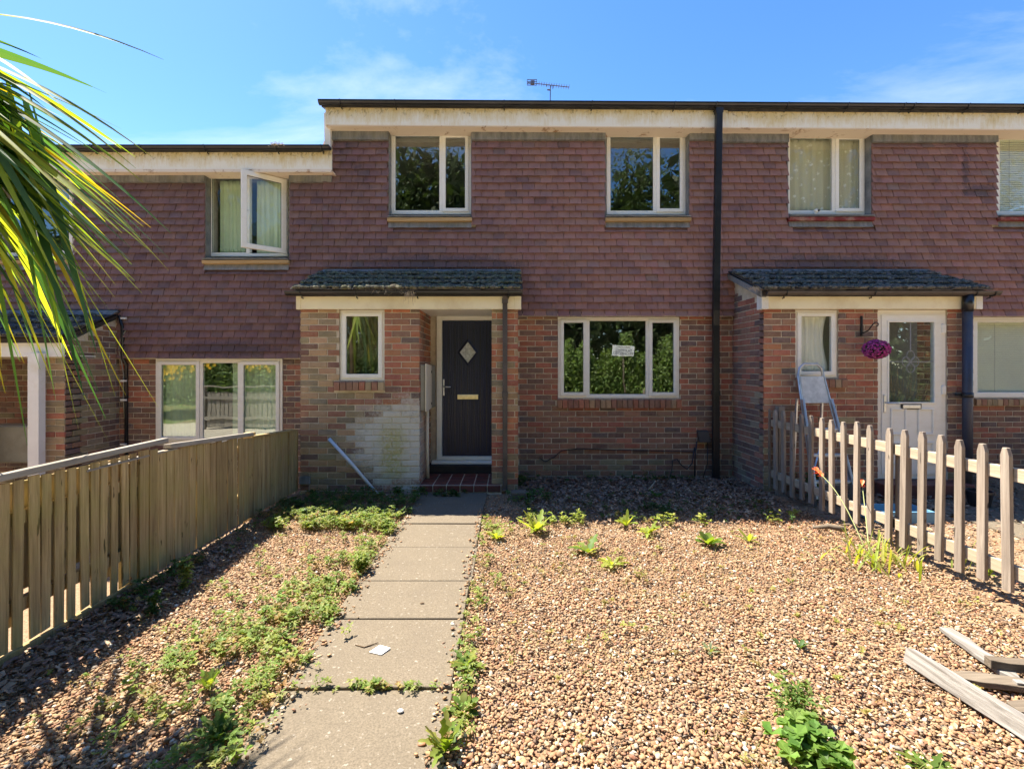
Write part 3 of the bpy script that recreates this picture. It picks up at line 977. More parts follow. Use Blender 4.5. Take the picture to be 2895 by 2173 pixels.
def tilecol(bias):
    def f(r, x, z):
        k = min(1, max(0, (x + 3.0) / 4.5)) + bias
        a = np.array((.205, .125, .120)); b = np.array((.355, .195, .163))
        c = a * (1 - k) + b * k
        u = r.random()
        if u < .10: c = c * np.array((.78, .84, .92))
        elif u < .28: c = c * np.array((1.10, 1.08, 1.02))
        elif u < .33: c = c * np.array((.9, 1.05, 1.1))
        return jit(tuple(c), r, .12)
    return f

# ---- middle house
H = thing('terraced_house', 'middle terraced brick house with dark blue front door and red hung tiles', 'house', (0.2, YF, 0))
# openings (x0, x1, z0, z1)
A = (xt_(1099), xt_(1333), zt_(618), zt_(368)); B = (xt_(1712), xt_(1949), zt_(618), zt_(368))
G = (xw_(1577, 6.8), xw_(1922, 6.8), zw_(1126, 6.8), 2.235)
PX0, PX1 = -2.555, 0.108         # porch left and right
RX = -1.097                      # inner side of the door recess
PIER = -0.216
recess = (PX0 + .25, PIER + .14, -1, 2.235)
holesF = [A, B, G, (PX0 - .2, .106, -1, 2.24)]
wall = core('wall', XL, XR, -.2, 4.79, [A, B, G, (-1.02, -.26, -.1, 2.2)], YF + .008, 7.06, M['mortar'], H)
bi = []
def colF(r, x, z):
    if z < .28: return pick(r, (4, DRK), (3, BRN), (1.5, GRN))
    if z < .95: return pick(r, (3.5, DRK), (3, BRN), (1.6, RED))
    return pick(r, (2.0, DRK), (2.6, BRN), (3.6, RED))
lay(bi, wall, .106, XR, -.05, 2.235, [G, (xw_(1570, 6.8), xw_(1930, 6.8), G[2] - .135, G[2])], 'f', YF, colF, 11, .03)
soldier_sill(bi, wall, xw_(1574, 6.8), xw_(1926, 6.8), G[2] - .132, .125, YF, 3)

# porch walls
Hh = (xw_(958, YP), xw_(1087, YP), zw_(1076, YP), 2.235)
pw = core('porch_wall', PX0 + .008, RX - .008, -.2, 2.30, [Hh], YP + .008, YP + .11, M['mortar'], H)
core('porch_side_wall', YP + .11, 6.807, -.2, 2.30, [], PX0 + .008, PX0 + .1, M['mortar'], H, 'x')
rw = core('recess_wall', YP + .11, 6.807, -.2, 2.30, [], RX - .1, RX - .008, M['mortar'], H, 'x')
pier = core('porch_pier', PIER, PX1 - .008, -.2, 2.30, [], YP + .008, YP + .33, M['mortar'], H)
def colP(r, x, z):
    e = 1 - ((x + 1.28) / .66) ** 2 - ((z - .60) / .56) ** 2 + r.uniform(-.45, .35)
    if e > 0:
        k = min(.9, .35 + e); q = pick(r, (2, BUF), (2, GRN), (1, BRN))
        return tuple(u * (1 - k) + v * k for u, v in zip(q, (.74, .71, .60)))
    if x < -1.95: return pick(r, (2.4, BUF), (2.5, GRN), (2, BRN), (.8, DRK))
    if z < .3: return pick(r, (3, GRN), (2, DRK), (2, BRN))
    if z < 1.0: return pick(r, (3, BRN), (2, GRN), (1.3, DRK), (1, RED))
    if x > -1.55: return pick(r, (2.3, RED), (1.9, ORG), (1.7, BRN), (1.2, DRK))
    return pick(r, (2.5, BRN), (1.6, DRK), (1.2, BUF), (1.2, RED))
def colPier(r, x, z):
    return pick(r, (2.0, ORG), (1.6, RED), (1.8, BRN), (1.2, BUF), (1.4, GRN))
lay(bi, pw, PX0, RX, -.05, 2.235, [Hh, (xw_(943, YP), xw_(1088, YP), Hh[2] - .122, Hh[2])], 'f', YP, colP, 21, PX0)
lay(bi, pier, PIER, PX1, -.05, 2.235, [], 'f', YP, colPier, 22, PIER - .05)
lay(bi, rw, YP + .012, 6.80, -.05, 2.235, [], 'r', RX, lambda r, x, z: pick(r, (2, RED), (1.5, ORG), (2, BRN), (1.2, DRK)), 23, YP + .01)
lay(bi, pier, YP + .01, YP + .33, -.05, 2.235, [], 'r', PX1, colPier, 24, YP)
soldier_sill(bi, pw, xw_(945, YP), xw_(1087, YP), Hh[2] - .118, .112, YP, 4)
place(H, bi, 'brick', BV, M['brick_j'], 300, 'remaining_brickwork')

# hung tiles
TB = 2.235; TTOP = 4.672
th = MB(); th.box(XL, XR, YT + .013, YT + .02, TB + .04, TB + .07); th = th.build('tile_hanging', M['dark'], H)
ti = []
SA = (A[0] - .0, A[1] + .0, zt_(641), 4.9); SB = (B[0], B[1], zt_(641), 4.9)
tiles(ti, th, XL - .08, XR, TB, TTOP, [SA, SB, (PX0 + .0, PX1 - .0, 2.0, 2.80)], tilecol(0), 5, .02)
place(H, ti, 'tile', TV, M['tile_j'], 300, 'remaining_tile_hanging')
for (a, b) in ((XL - .03, A[0]), (A[1], B[0]), (B[1], XR)):
    MB().hexa([(a, 6.725, 4.668), (b, 6.725, 4.665), (b, 6.79, 4.668), (a, 6.79, 4.668), (a, 6.735, 4.788), (b, 6.733, 4.786), (b, 6.79, 4.788), (a, 6.79, 4.788)]).build('lead_strip', M['lead'], H, bev=.003)
def reveals(par, o, y0=6.765, y1=6.905):
    for xx in (o[0] - .007, o[1] - .007):
        MB().box(xx, xx + .014, y0, y1, o[2] - .02, o[3] + .005).build('reveal', M['lead'], par)
wA = window(H, xw_(1107), xw_(1332), zw_(607), zw_(375), 6.88, [(0, xw_(1249), False), (0, 0, True)])
wB = window(H, xw_(1714), xw_(1937), zw_(608), zw_(376), 6.88, [(0, xw_(1852), False), (0, 0, True)])
for o_, w__ in ((A, wA), (B, wB)):
    reveals(w__, o_); upper_sill(w__, o_[0], o_[1], zt_(616))
wG = window(H, G[0] + .004, G[1] - .004, G[2] + .004, G[3] - .004, 6.815, [(0, xw_(1661, 6.8), True), (0, xw_(1833, 6.8), False), (0, 0, True)], fw=.042)
wH = window(H, Hh[0] + .004, Hh[1] - .004, Hh[2] + .004, Hh[3] - .004, YP + .03, [(0, 0, True)], fw=.04)
# eaves
zb0 = EYE + (AY - 352) * 6.58 / F; zg0 = EYE + (AY - 284) * 6.50 / F
TILT = -.0065
eaves(H, XL + .02, XR, zb0, zg0, TILT, [XL + .25, XL + .98, -.07, 1.1, 2.2, 2.75], joint=[-.98])
m = MB(); m.hexa([(XL - .02, 6.55, zg0 - .06), (XR, 6.55, zg0 - .1), (XR, 11.2, zg0 + 1.05), (XL - .02, 11.2, zg0 + 1.05), (XL - .02, 6.55, zg0 - .035), (XR, 6.55, zg0 - .07), (XR, 11.2, zg0 + 1.12), (XL - .02, 11.2, zg0 + 1.12)])
m.build('roof', M['slate'], H)
MB().hexa([(XL - .03, 6.7, 4.3), (XL + .05, 6.7, 4.3), (XL + .05, 11, 4.3), (XL - .03, 11, 4.3), (XL - .03, 6.66, zg0 - .08), (XL + .05, 6.66, zg0 - .08), (XL + .05, 11, zg0 + 1.0), (XL - .03, 11, zg0 + 1.0)]).build('gable_upstand', M['white'], H)
# downpipe on the party line
downpipe(H, [(2.815, 6.655, -.0), (2.815, 6.655, 2.1), (2.805, 6.63, 2.3), (2.80, 6.535, 4.70), (2.80, 6.52, zg0 - .09)], .085, .065, 'black', [(2.815, 6.655, 1.18), (2.80, 6.53, 4.95)])
jb = MB(); jb.hexa([(2.62, 6.70, .50), (2.77, 6.70, .50), (2.77, 6.79, .50), (2.62, 6.79, .50), (2.60, 6.73, .645), (2.75, 6.73, .645), (2.75, 6.79, .66), (2.60, 6.79, .66)])
jb = jb.build('junction_box', M['browngrey'], H, bev=.006)
MB().tube([(2.61, 6.785, .50), (2.59, 6.78, .40), (2.56, 6.78, .36), (2.0, 6.785, .37), (1.4, 6.785, .385), (.95, 6.785, .40), (.72, 6.785, .37), (.62, 6.785, .28), (.5, 6.785, .22), (.42, 6.785, .27)], .007, 6).build('cable', M['black'], jb, True)
MB().tube([(2.57, 6.77, .42), (2.53, 6.76, .2), (2.46, 6.76, .12), (2.38, 6.76, .18), (2.32, 6.76, .26), (2.26, 6.76, .24), (2.25, 6.75, .12), (2.22, 6.74, .02), (2.1, 6.74, -.02)], .008, 6).build('cable', M['black'], jb, True)
MB().tube([(2.60, 6.77, .5), (2.57, 6.76, .25), (2.56, 6.74, -.02)], .009, 6).build('cable', M['black'], jb, True)
MB().tube([(2.74, 6.74, .5), (2.73, 6.73, .2), (2.66, 6.70, .02)], .007, 6).build('cable', M['black'], jb, True)

# porch roof, fascia, gutter
MOSS1 = [(.09, .10, .045), (.14, .14, .075), (.045, .05, .03), (.12, .115, .075), (.04, .04, .035), (.19, .175, .12)]
porch_roof(H, PX0 - .05, PX1 + .05, 0, 5, MOSS1, 6000)
pf = MB(); pf.box(PX0 - .02, PX1 + .03, 5.905, 5.935, 2.232, 2.385); pf = pf.build('porch_fascia', M['cream'], H, bev=.003)
MB().box(PX1 - .045, PX1 + .035, 5.90, 5.94, 2.229, 2.39).build('fascia_end_cover', M['cream'], pf, bev=.004)
MB().box(PX0 - .025, PX0 + .03, 5.90, 5.94, 2.229, 2.39).build('fascia_end_cover', M['cream'], pf, bev=.004)
MB().box(RX, PX1, 5.935, 6.80, 2.236, 2.252).build('porch_soffit', M['white'], H)
MB().box(PX0 + .1, PX1, YP + .12, 6.8, 2.28, 2.31).build('porch_ceiling', M['room'], H)
gutter(H, PX0 - .12, PX1 + .05, 5.845, 2.435, 0, .048, 'black', [PX0 + .06, PX0 + .72, PX0 + 1.45, PX1 - .12])
downpipe(H, [(-.052, 5.91, .05), (-.052, 5.91, 2.30), (-.052, 5.87, 2.40)], .058, .05, 'browngrey', [(-.052, 5.91, 1.20), (-.052, 5.90, 2.33)])
# door
dy = 6.76
dx0, dx1, dz0, dz1 = xw_(1234, dy), xw_(1395, dy), zw_(1300, dy), zw_(890, dy)
df = MB(); df.ring(dx0, dx1 + .07, dz0, dz1, (.075, .075, .05, .075), dy, dy + .08); df = df.build('door_frame', M['upvc'], H, bev=.005)
MB().hexa([(dx0 - .06, dy - .07, dz0 - .045), (dx1 + .1, dy - .07, dz0 - .045), (dx1 + .1, dy + .03, dz0 - .045), (dx0 - .06, dy + .03, dz0 - .045), (dx0 - .06, dy - .07, dz0 - .02), (dx1 + .1, dy - .07, dz0 - .02), (dx1 + .1, dy + .03, dz0 - .003), (dx0 - .06, dy + .03, dz0 - .003)]).build('door_sill', M['upvc'], df, bev=.003)
lx0, lx1, lz0, lz1 = dx0 + .078, dx1 - .008, dz0 + .052, dz1 - .078
dcx, dcz = at(1322.3, 996, dy); hw, hh = .112, .148
door = MB()
# leaf: flat, thin black strips in place of board grooves, a lozenge opening
nb = 8; bw = (lx1 - lx0) / nb
pts = []
door.v += [(lx0, dy + .03, lz0), (lx1, dy + .03, lz0), (lx1, dy + .03, lz1), (lx0, dy + .03, lz1), (dcx, dy + .03, dcz - hh), (dcx + hw, dy + .03, dcz), (dcx, dy + .03, dcz + hh), (dcx - hw, dy + .03, dcz)]
door.v += [(x, dy + .07, z) for x, _, z in door.v[:8]]
door.f += [(0, 1, 5, 4), (1, 2, 6, 5), (2, 3, 7, 6), (3, 0, 4, 7), (9, 8, 12, 13), (10, 9, 13, 14), (11, 10, 14, 15), (8, 11, 15, 12)]
for k in range(4):
    n = (k + 1) % 4
    door.f += [(k, n, 8 + n, 8 + k), (4 + n, 4 + k, 12 + k, 12 + n)]
door = door.build('door', M['door'], H)
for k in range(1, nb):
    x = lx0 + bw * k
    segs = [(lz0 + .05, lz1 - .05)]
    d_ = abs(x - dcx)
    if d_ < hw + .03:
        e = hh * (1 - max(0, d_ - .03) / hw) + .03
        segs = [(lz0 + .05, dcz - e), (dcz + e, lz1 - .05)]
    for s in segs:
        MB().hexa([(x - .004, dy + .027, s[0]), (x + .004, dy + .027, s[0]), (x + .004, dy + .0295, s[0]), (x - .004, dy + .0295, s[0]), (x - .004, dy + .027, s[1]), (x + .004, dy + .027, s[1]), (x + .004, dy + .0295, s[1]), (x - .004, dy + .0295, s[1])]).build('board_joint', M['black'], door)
m = MB(); k1, k2 = 1.0, 1.32
for s in (k2, k1):
    for (a, b) in ((0, -1), (1, 0), (0, 1), (-1, 0)): m.v.append((dcx + a * hw * s, dy + (.03 if s == k2 else .014), dcz + b * hh * s))
for (a, b) in ((0, -1), (1, 0), (0, 1), (-1, 0)): m.v.append((dcx + a * hw, dy + .035, dcz + b * hh))
for k in range(4):
    n = (k + 1) % 4; m.f += [(k, n, 4 + n, 4 + k), (4 + k, 4 + n, 8 + n, 8 + k)]
m.build('diamond_trim', M['door'], door)
M['obscure'] = simple('obscured_glass', (0.62, 0.66, 0.66), 0.25, 0.6, 0.3, 40)
MB().add([(dcx, dy + .033, dcz - hh), (dcx + hw, dy + .033, dcz), (dcx, dy + .033, dcz + hh), (dcx - hw, dy + .033, dcz), (dcx, dy + .045, dcz - hh), (dcx + hw, dy + .045, dcz), (dcx, dy + .045, dcz + hh), (dcx - hw, dy + .045, dcz)], [(0, 1, 2, 3), (7, 6, 5, 4), (0, 4, 5, 1), (1, 5, 6, 2), (2, 6, 7, 3), (3, 7, 4, 0)]).build('diamond_pane', M['obscure'], door)
hx, hz = at(1253.5, 1095, dy)
hp = MB().box(hx - .013, hx + .013, dy + .016, dy + .029, hz - .115, hz + .115).build('handle_plate', M['metal'], door, bev=.006)
MB().tube([(hx, dy + .02, hz + .01), (hx, dy - .03, hz + .01), (hx + .02, dy - .04, hz + .01), (hx + .105, dy - .04, hz + .008)], .009, 8).build('door_handle', M['metal'], door, True)
bx0, bz0 = at(1292.5, 1129, dy); bx1, bz1 = at(1352, 1115, dy)
lb = MB().box(bx0, bx1, dy + .014, dy + .03, bz0, bz1).build('letterbox', M['gold'], door, bev=.005)
MB().box(bx0 + .025, bx1 - .025, dy + .006, dy + .0135, bz0 + .018, bz1 - .018).build('letterbox_flap', M['gold'], door, bev=.003)
# tiled step
stp = MB(); stp.box(RX, PIER + .12, 5.925, 6.56, -.1, .098); stp = stp.build('doorstep', M['mortar'], H)
r = random.Random(8)
for i in range(6):
    for k in range(4):
        x0 = RX + .004 + i * .1655; y0 = 5.93 + k * .157
        MB().box(x0 + .006, x0 + .158, y0 + .006, y0 + .15, .09, .106 + r.uniform(-.0015, .0015)).build('floor_tile', M['redtile'], stp, bev=.003)
    MB().box(RX + .008 + i * .1655, RX + .162 + i * .1655, 5.915, 5.926, .018, .095).build('riser_tile', M['redtile'], stp, bev=.002)
MB().box(RX, PIER + .2, 6.56, 6.80, -.1, dz0 - .046).build('threshold_riser', M['dark'], H)
# meter cabinet on the inner side of the recess
mc = MB(); mc.hexa([(RX, 6.02, .99), (RX + .055, 6.05, .99), (RX + .075, 6.74, .99), (RX, 6.74, .99), (RX, 6.02, 1.565), (RX + .055, 6.05, 1.555), (RX + .075, 6.74, 1.55), (RX, 6.74, 1.57)])
M['cab_grey'] = simple('grey_cabinet_plastic', (0.30, 0.29, 0.23), 0.5, 0.4, 0.1, 7, dirt=(0.22, 0.2, 0.15))
M['cab_cream'] = simple('cream_cabinet_plastic', (0.80, 0.74, 0.60), 0.45, 0.4, 0.04, 5)
mc = mc.build('meter_cabinet', M['cab_grey'], H, bev=.006)
MB().hexa([(RX + .056, 6.03, .975), (RX + .068, 6.03, .975), (RX + .086, 6.36, .995), (RX + .070, 6.36, .995), (RX + .056, 6.03, 1.575), (RX + .068, 6.03, 1.575), (RX + .086, 6.36, 1.555), (RX + .070, 6.36, 1.555)]).build('cabinet_door', M['cab_cream'], mc, bev=.004)
for zz_ in (1.06, 1.47):
    MB().box(RX + .078, RX + .092, 6.33, 6.37, zz_ - .015, zz_ + .015).build('hinge', M['black'], mc)
MB().tube([(RX + .04, 6.30, 1.0), (RX + .04, 6.30, .5), (RX + .05, 6.28, .10)], .02, 10).build('conduit', M['cab_cream'], mc, True)
MB().box(PX0 + .002, PX0 + .13, YP - .035, YP + .001, .11, .20).build('vent_block', M['lead'], H, bev=.004)
MB().box(.02, .20, 5.62, 5.78, -.02, .085).build('drain_block', M['slab'], H, bev=.012)
shell(H, XL + .02, XR - .02, 0, 4.8)

# ---- left house, lower
L = thing('terraced_house', 'left terraced house with lower roof and one casement window swung open', 'house', (-5.3, YF, LOW))
LX0 = -8.1
E = (xt_(579), xt_(818), zt_(736), zt_(478)); E2 = (E[0] - 2.98, E[1] - 2.98, E[2], E[3])
Fw = (xw_(440, 6.8), xw_(800, 6.8), zw_(1252, 6.8), 1.655)
wl = core('wall', LX0, XL, LOW - .2, 4.22, [E, E2, Fw], YF + .008, 7.06, M['mortar'], L)
LP1 = -5.43
bi = []
colL = lambda r, x, z: pick(r, (4, DRK), (2.0, BRN), (1.1, RED))
lay(bi, wl, LP1, XL, LOW - .02, 1.655, [Fw], 'f', YF, colL, 31, .05)
lw = core('porch_side_wall', YP + .012, 6.807, LOW - .1, 1.70, [], LP1 - .1, LP1 - .008, M['mortar'], L, 'x')
colLS = lambda r, x, z: pick(r, (3.5, DRK), (2, GRN), (2, BRN))
lay(bi, lw, YP + .012, 6.80, LOW - .02, 2.20, [], 'r', LP1, colLS, 32, YP)
bi = [q for q in bi if not (abs(q['loc'][0] - LP1) < .01 and q['rz'] > 1 and q['loc'][2] > 1.79 + (q['loc'][1] - 5.97) * .42)]
# wedge of side wall under the roof slope
lp = core('porch_pier', LP1 - .30, LP1 - .008, LOW - .1, 1.73, [], YP + .008, YP + .25, M['mortar'], L)
lay(bi, lp, LP1 - .30, LP1, LOW - .02, 1.66, [], 'f', YP, lambda r, x, z: pick(r, (2.5, BUF), (2, GRN), (1.5, RED)), 33, LP1)
core('porch_wall', LX0, LP1 - 1.15, LOW - .1, 1.73, [], YP + .008, YP + .2, M['mortar'], L)
lay(bi, lp, LX0, LP1 - 1.15, LOW - .02, 1.66, [], 'f', YP, colLS, 34, LP1)
lay(bi, wl, LX0, LP1 - .1, LOW - .02, 1.66, [], 'f', YF, colLS, 35, LP1)
place(L, bi, 'brick', BV, M['brick_j'], 300, 'remaining_brickwork')
th = MB(); th.box(LX0, XL - .01, YT + .013, YT + .02, 1.70, 1.73); th = th.build('tile_hanging', M['dark'], L)
ti = []
SE = (E[0], E[1], zt_(761), 4.9); SE2 = (E2[0], E2[1], zt_(761), 4.9)
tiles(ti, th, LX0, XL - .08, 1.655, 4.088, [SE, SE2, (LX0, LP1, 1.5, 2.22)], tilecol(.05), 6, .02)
place(L, ti, 'tile', TV, M['tile_j'], 300, 'remaining_tile_hanging')
for (a, b) in ((LX0, E2[0]), (E2[1], E[0]), (E[1], XL + .05)):
    MB().hexa([(a, 6.725, 4.085), (b, 6.725, 4.082), (b, 6.79, 4.085), (a, 6.79, 4.085), (a, 6.735, 4.208), (b, 6.733, 4.206), (b, 6.79, 4.208), (a, 6.79, 4.208)]).build('lead_strip', M['lead'], L, bev=.003)
wx0, wx1 = xw_(589), xw_(814); wz0, wz1 = zw_(726), zw_(486)
wE = window(L, wx0, wx1, wz0, wz1, 6.88, [(0, xw_(704), False), (0, 0, True)], 'glass_soft', skip_sash=1)
reveals(wE, E); upper_sill(wE, E[0], E[1], zt_(735))
# the open casement, hinged on its right stile
sw = .57; ang = R(42)
hxp, hyp = xw_(811), 6.875
def swung(m):
    ca, sa = math.cos(ang), math.sin(ang)
    m.v = [(hxp + x * ca - y * sa, hyp + x * sa + y * ca, z) for x, y, z in m.v]
    return m
zb, ztp = wz0 + .035, 4.165
# local x runs from 0 (hinge) to -sw (free edge); rotating swings the free edge outwards
m = MB(); m.ring(-sw, 0, zb, ztp, .066, -.026, .026)
sash = swung(m).build('open_sash', M['upvc'], wE, bev=.006)
m = MB(); m.box(-sw + .066, -.066, -.003, .003, zb + .066, ztp - .066); swung(m).build('pane', M['glass_soft'], wE)
m = MB(); m.ring(-sw + .064, -.064, zb + .064, ztp - .064, .006, -.008, .008); swung(m).build('rubber_seal', M['black'], wE)
m = MB(); m.box(-sw + .01, -sw + .10, .026, .04, (zb + ztp) / 2 - .01, (zb + ztp) / 2 + .01); swung(m).build('sash_handle', M['upvc'], wE)
wE2 = window(L, wx0 - 2.98, wx1 - 2.98, wz0, wz1, 6.88, [(0, xw_(704) - 2.98, False), (0, 0, True)])
reveals(wE2, E2); upper_sill(wE2, E2[0], E2[1], zt_(735))
wF = window(L, Fw[0] + .004, Fw[1] - .004, Fw[2] + .004, Fw[3] - .004, 6.792, [(0, xw_(568, 6.8), True), (0, xw_(679, 6.8), False), (0, 0, True)], 'glass_bright', .05)
eaves(L, LX0, -2.395, EYE + (AY - 480) * 6.58 / F, EYE + (AY - 412) * 6.5 / F, 0.0, [-7.4, -6.55, -5.55, -4.9, -4.05, -3.1, -2.5])
MB().box(LX0, -2.4, 6.572, 6.60, EYE + (AY - 487) * 6.58 / F, EYE + (AY - 479) * 6.58 / F).build('cover_strip', M['soffit'], L)
zgl = EYE + (AY - 412) * 6.5 / F
MB().hexa([(LX0, 6.55, zgl - .06), (XL - .03, 6.55, zgl - .06), (XL - .03, 11.2, zgl + .9), (LX0, 11.2, zgl + .9), (LX0, 6.55, zgl - .03), (XL - .03, 6.55, zgl - .03), (XL - .03, 11.2, zgl + .97), (LX0, 11.2, zgl + .97)]).build('roof', M['slate'], L)
porch_roof(L, LX0, LP1 + .06, LOW + .02, 9, [(.05, .06, .05), (.09, .1, .09), (.15, .16, .16)], 900)
# wedge of brickwork closing the slope
MB().add([(LP1 - .1, 5.97, 1.70), (LP1 - .006, 5.97, 1.70), (LP1 - .006, 6.79, 1.70), (LP1 - .1, 6.79, 1.70), (LP1 - .1, 5.97, 1.82), (LP1 - .006, 5.97, 1.82), (LP1 - .006, 6.79, 2.21), (LP1 - .1, 6.79, 2.21)],
         [(0, 3, 2, 1), (4, 5, 6, 7), (0, 1, 5, 4), (1, 2, 6, 5), (2, 3, 7, 6), (3, 0, 4, 7)]).build('porch_gable', M['mortar'], L)
MB().box(LX0, LP1 + .02, 5.90, 5.94, 1.655, 1.825).build('porch_fascia', M['white'], L, bev=.003)
MB().box(LX0, LP1, 5.94, 6.80, 1.665, 1.68).build('porch_soffit', M['white'], L)
MB().box(at(96, 0, 5.88)[0], at(127, 0, 5.88)[0], 5.80, 5.89, LOW, 1.70).build('white_post', M['white'], L, bev=.004)
xa, zb_ = at(0, 1308, 6.3); xb, zt2 = at(70, 1203, 6.3)
cab = MB().box(-6.95, xb + .28, 6.28, 6.6, zb_ + .0, zt2 + .0).build('storage_cabinet', M['cab_grey'], L, bev=.015)
MB().ring(-6.93, xb + .26, zb_ + .02, zt2 - .02, .012, 6.272, 6.2795).build('cabinet_rim', M['cab_grey'], cab)
dpx = at(350, 0, 6.76)[0]
dp = MB().tube([(dpx - .03, 6.72, zt_(893)), (dpx, 6.735, zt_(925)), (dpx, 6.745, zt_(1015)), (dpx + .015, 6.785, zt_(1030)), (dpx + .015, 6.785, LOW)], .022, 10).build('waste_pipe', M['black'], L, True)
for py in (900, 1076, 1130, 1255):
    MB().box(dpx - .015, dpx + .06, 6.71, 6.74, zt_(py) - .012, zt_(py) + .012).build('pipe_clip', M['upvc'], dp)
MB().tube([(dpx + .06, 6.735, zt_(930)), (dpx - .03, 6.735, zt_(960)), (dpx - .05, 6.735, zt_(990)), (dpx - .02, 6.74, zt_(1020)), (dpx - .01, 6.77, zt_(1060)), (dpx - .015, 6.77, zt_(1130)), (dpx, 6.77, zt_(1180))], .007, 6).build('cable', M['cab_grey'], dp, True)
shell(L, LX0 + .02, XL - .04, LOW, 4.2)

# ---- right house
Q = thing('terraced_house', 'right terraced house with white half-glazed door behind the picket fence', 'house', (5.6, YF, 0))
QX1 = 10.4
C_ = (xt_(2229), xt_(2465), zt_(618), zt_(372)); D_ = (xt_(2819), xt_(2819) + 1.16, zt_(618), zt_(372))
Gq = (xw_(2752, 6.8), xw_(2752, 6.8) + 1.72, zw_(1124, 6.8), 2.235)
QP0, QP1 = 3.105, 5.665
wq = core('wall', XR, QX1, -.2, 4.75, [C_, D_, Gq], YF + .008, 7.06, M['mortar'], Q)
bi = []
colQ = lambda r, x, z: pick(r, (3.2, DRK), (3, BRN), (2.2, RED)) if z > .4 else pick(r, (3, DRK), (3, GRN), (2, BRN))
lay(bi, wq, XR, QP0, -.05, 2.235, [], 'f', YF, colQ, 41, .03)
lay(bi, wq, QP1, QX1, -.05, 2.235, [Gq, (Gq[0], Gq[1], Gq[2] - .11, Gq[2])], 'f', YF, lambda r, x, z: pick(r, (4, DRK), (2, BRN), (1.3, RED)), 42, .05)
soldier_sill(bi, wq, Gq[0] + .01, Gq[1], Gq[2] - .108, .10, YF, 6)
Wq = (xw_(2249, YP), xw_(2372, YP), zw_(1068, YP), 2.235)
Dq = (xw_(2482, YP), xw_(2681, YP), -.1, 2.235)
qpw = core('porch_wall', QP0 + .008, QP1, -.2, 2.3, [Wq, Dq], YP + .008, YP + .11, M['mortar'], Q)
qsw = core('porch_side_wall', YP + .012, 6.807, -.2, 2.235, [], QP0 + .008, QP0 + .1, M['mortar'], Q, 'x')
lay(bi, qpw, QP0, QP1, -.05, 2.235, [Wq, (Wq[0] - .02, Wq[1] + .1, Wq[2] - .12, Wq[2]), Dq], 'f', YP, lambda r, x, z: pick(r, (2.2, DRK), (3, BRN), (2.6, RED), (1.2 if x < 3.5 else 0, ORG)) if z > .9 else pick(r, (3, DRK), (3, BRN), (.9, RED), (1, GRN)), 43, QP0)
soldier_sill(bi, qpw, Wq[0] + .0, Wq[1] + .09, Wq[2] - .118, .11, YP, 7)
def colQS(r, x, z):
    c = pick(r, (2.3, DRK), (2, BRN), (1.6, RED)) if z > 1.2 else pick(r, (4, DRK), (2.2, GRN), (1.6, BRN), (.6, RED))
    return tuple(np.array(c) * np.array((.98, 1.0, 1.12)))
lay(bi, qsw, YP + .012, 6.80, -.05, 2.235 + .30, [], 'l', QP0, colQS, 44, YP + .01)
# trim the bricks above the roof slope
bi = [b for b in bi if not (abs(b['loc'][0] - QP0) < .01 and b['rz'] < -1 and b['loc'][2] > 2.30 + (b['loc'][1] - 5.98) * .36)]
place(Q, bi, 'brick', BV, M['brick_j'], 300, 'remaining_brickwork')
MB().add([(QP0 + .008, 5.97, 2.235), (QP0 + .1, 5.97, 2.235), (QP0 + .1, 6.79, 2.235), (QP0 + .008, 6.79, 2.235), (QP0 + .008, 5.97, 2.40), (QP0 + .1, 5.97, 2.40), (QP0 + .1, 6.79, 2.78), (QP0 + .008, 6.79, 2.78)],
         [(0, 3, 2, 1), (4, 5, 6, 7), (0, 1, 5, 4), (1, 2, 6, 5), (2, 3, 7, 6), (3, 0, 4, 7)]).build('porch_gable', M['mortar'], Q)
th = MB(); th.box(XR + .01, QX1, YT + .013, YT + .02, TB + .04, TB + .07); th = th.build('tile_hanging', M['dark'], Q)
ti = []
SC_ = (C_[0], C_[1], zt_(641), 4.9); SD_ = (D_[0], D_[1], zt_(641), 4.9)
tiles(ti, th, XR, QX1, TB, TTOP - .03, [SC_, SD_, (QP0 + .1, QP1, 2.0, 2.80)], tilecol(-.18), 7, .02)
place(Q, ti, 'tile', TV, M['tile_j'], 300, 'remaining_tile_hanging')
for (a, b) in ((XR, C_[0]), (C_[1], D_[0]), (D_[1], QX1)):
    MB().hexa([(a, 6.725, 4.638), (b, 6.725, 4.635), (b, 6.79, 4.638), (a, 6.79, 4.638), (a, 6.735, 4.758), (b, 6.733, 4.756), (b, 6.79, 4.758), (a, 6.79, 4.758)]).build('lead_strip', M['lead'], Q, bev=.003)
wC = window(Q, xw_(2220), xw_(2443), zw_(607), zw_(380), 6.88, [(0, xw_(2356), False), (0, 0, True)], 'glass_soft')
wD = window(Q, xw_(2812), xw_(2812) + 1.10, zw_(609), zw_(380), 6.88, [(0, xw_(2812) + .72, False), (0, 0, True)], 'glass_soft')
for o_, w__ in ((C_, wC), (D_, wD)):
    reveals(w__, o_); upper_sill(w__, o_[0], o_[1], zt_(614), True)
wGq = window(Q, Gq[0] + .004, Gq[1] - .004, Gq[2] + .004, Gq[3] - .004, 6.815, [(0, Gq[0] + 1.2, False), (0, 0, True)], 'glass_soft', fw=.06)
wW = window(Q, Wq[0] + .004, Wq[1] - .004, Wq[2] + .004, Wq[3] - .004, YP + .03, [(0, 0, True)], 'glass_soft', fw=.04)
eaves(Q, XR + .001, QX1, zb0 + TILT * (XR - XL - .02), zg0 + TILT * (XR - XL - .02), TILT, [3.7, 4.5, 5.25, 5.38, 6.1, 6.85, 7.6])
zgq = zg0 + TILT * 5.4
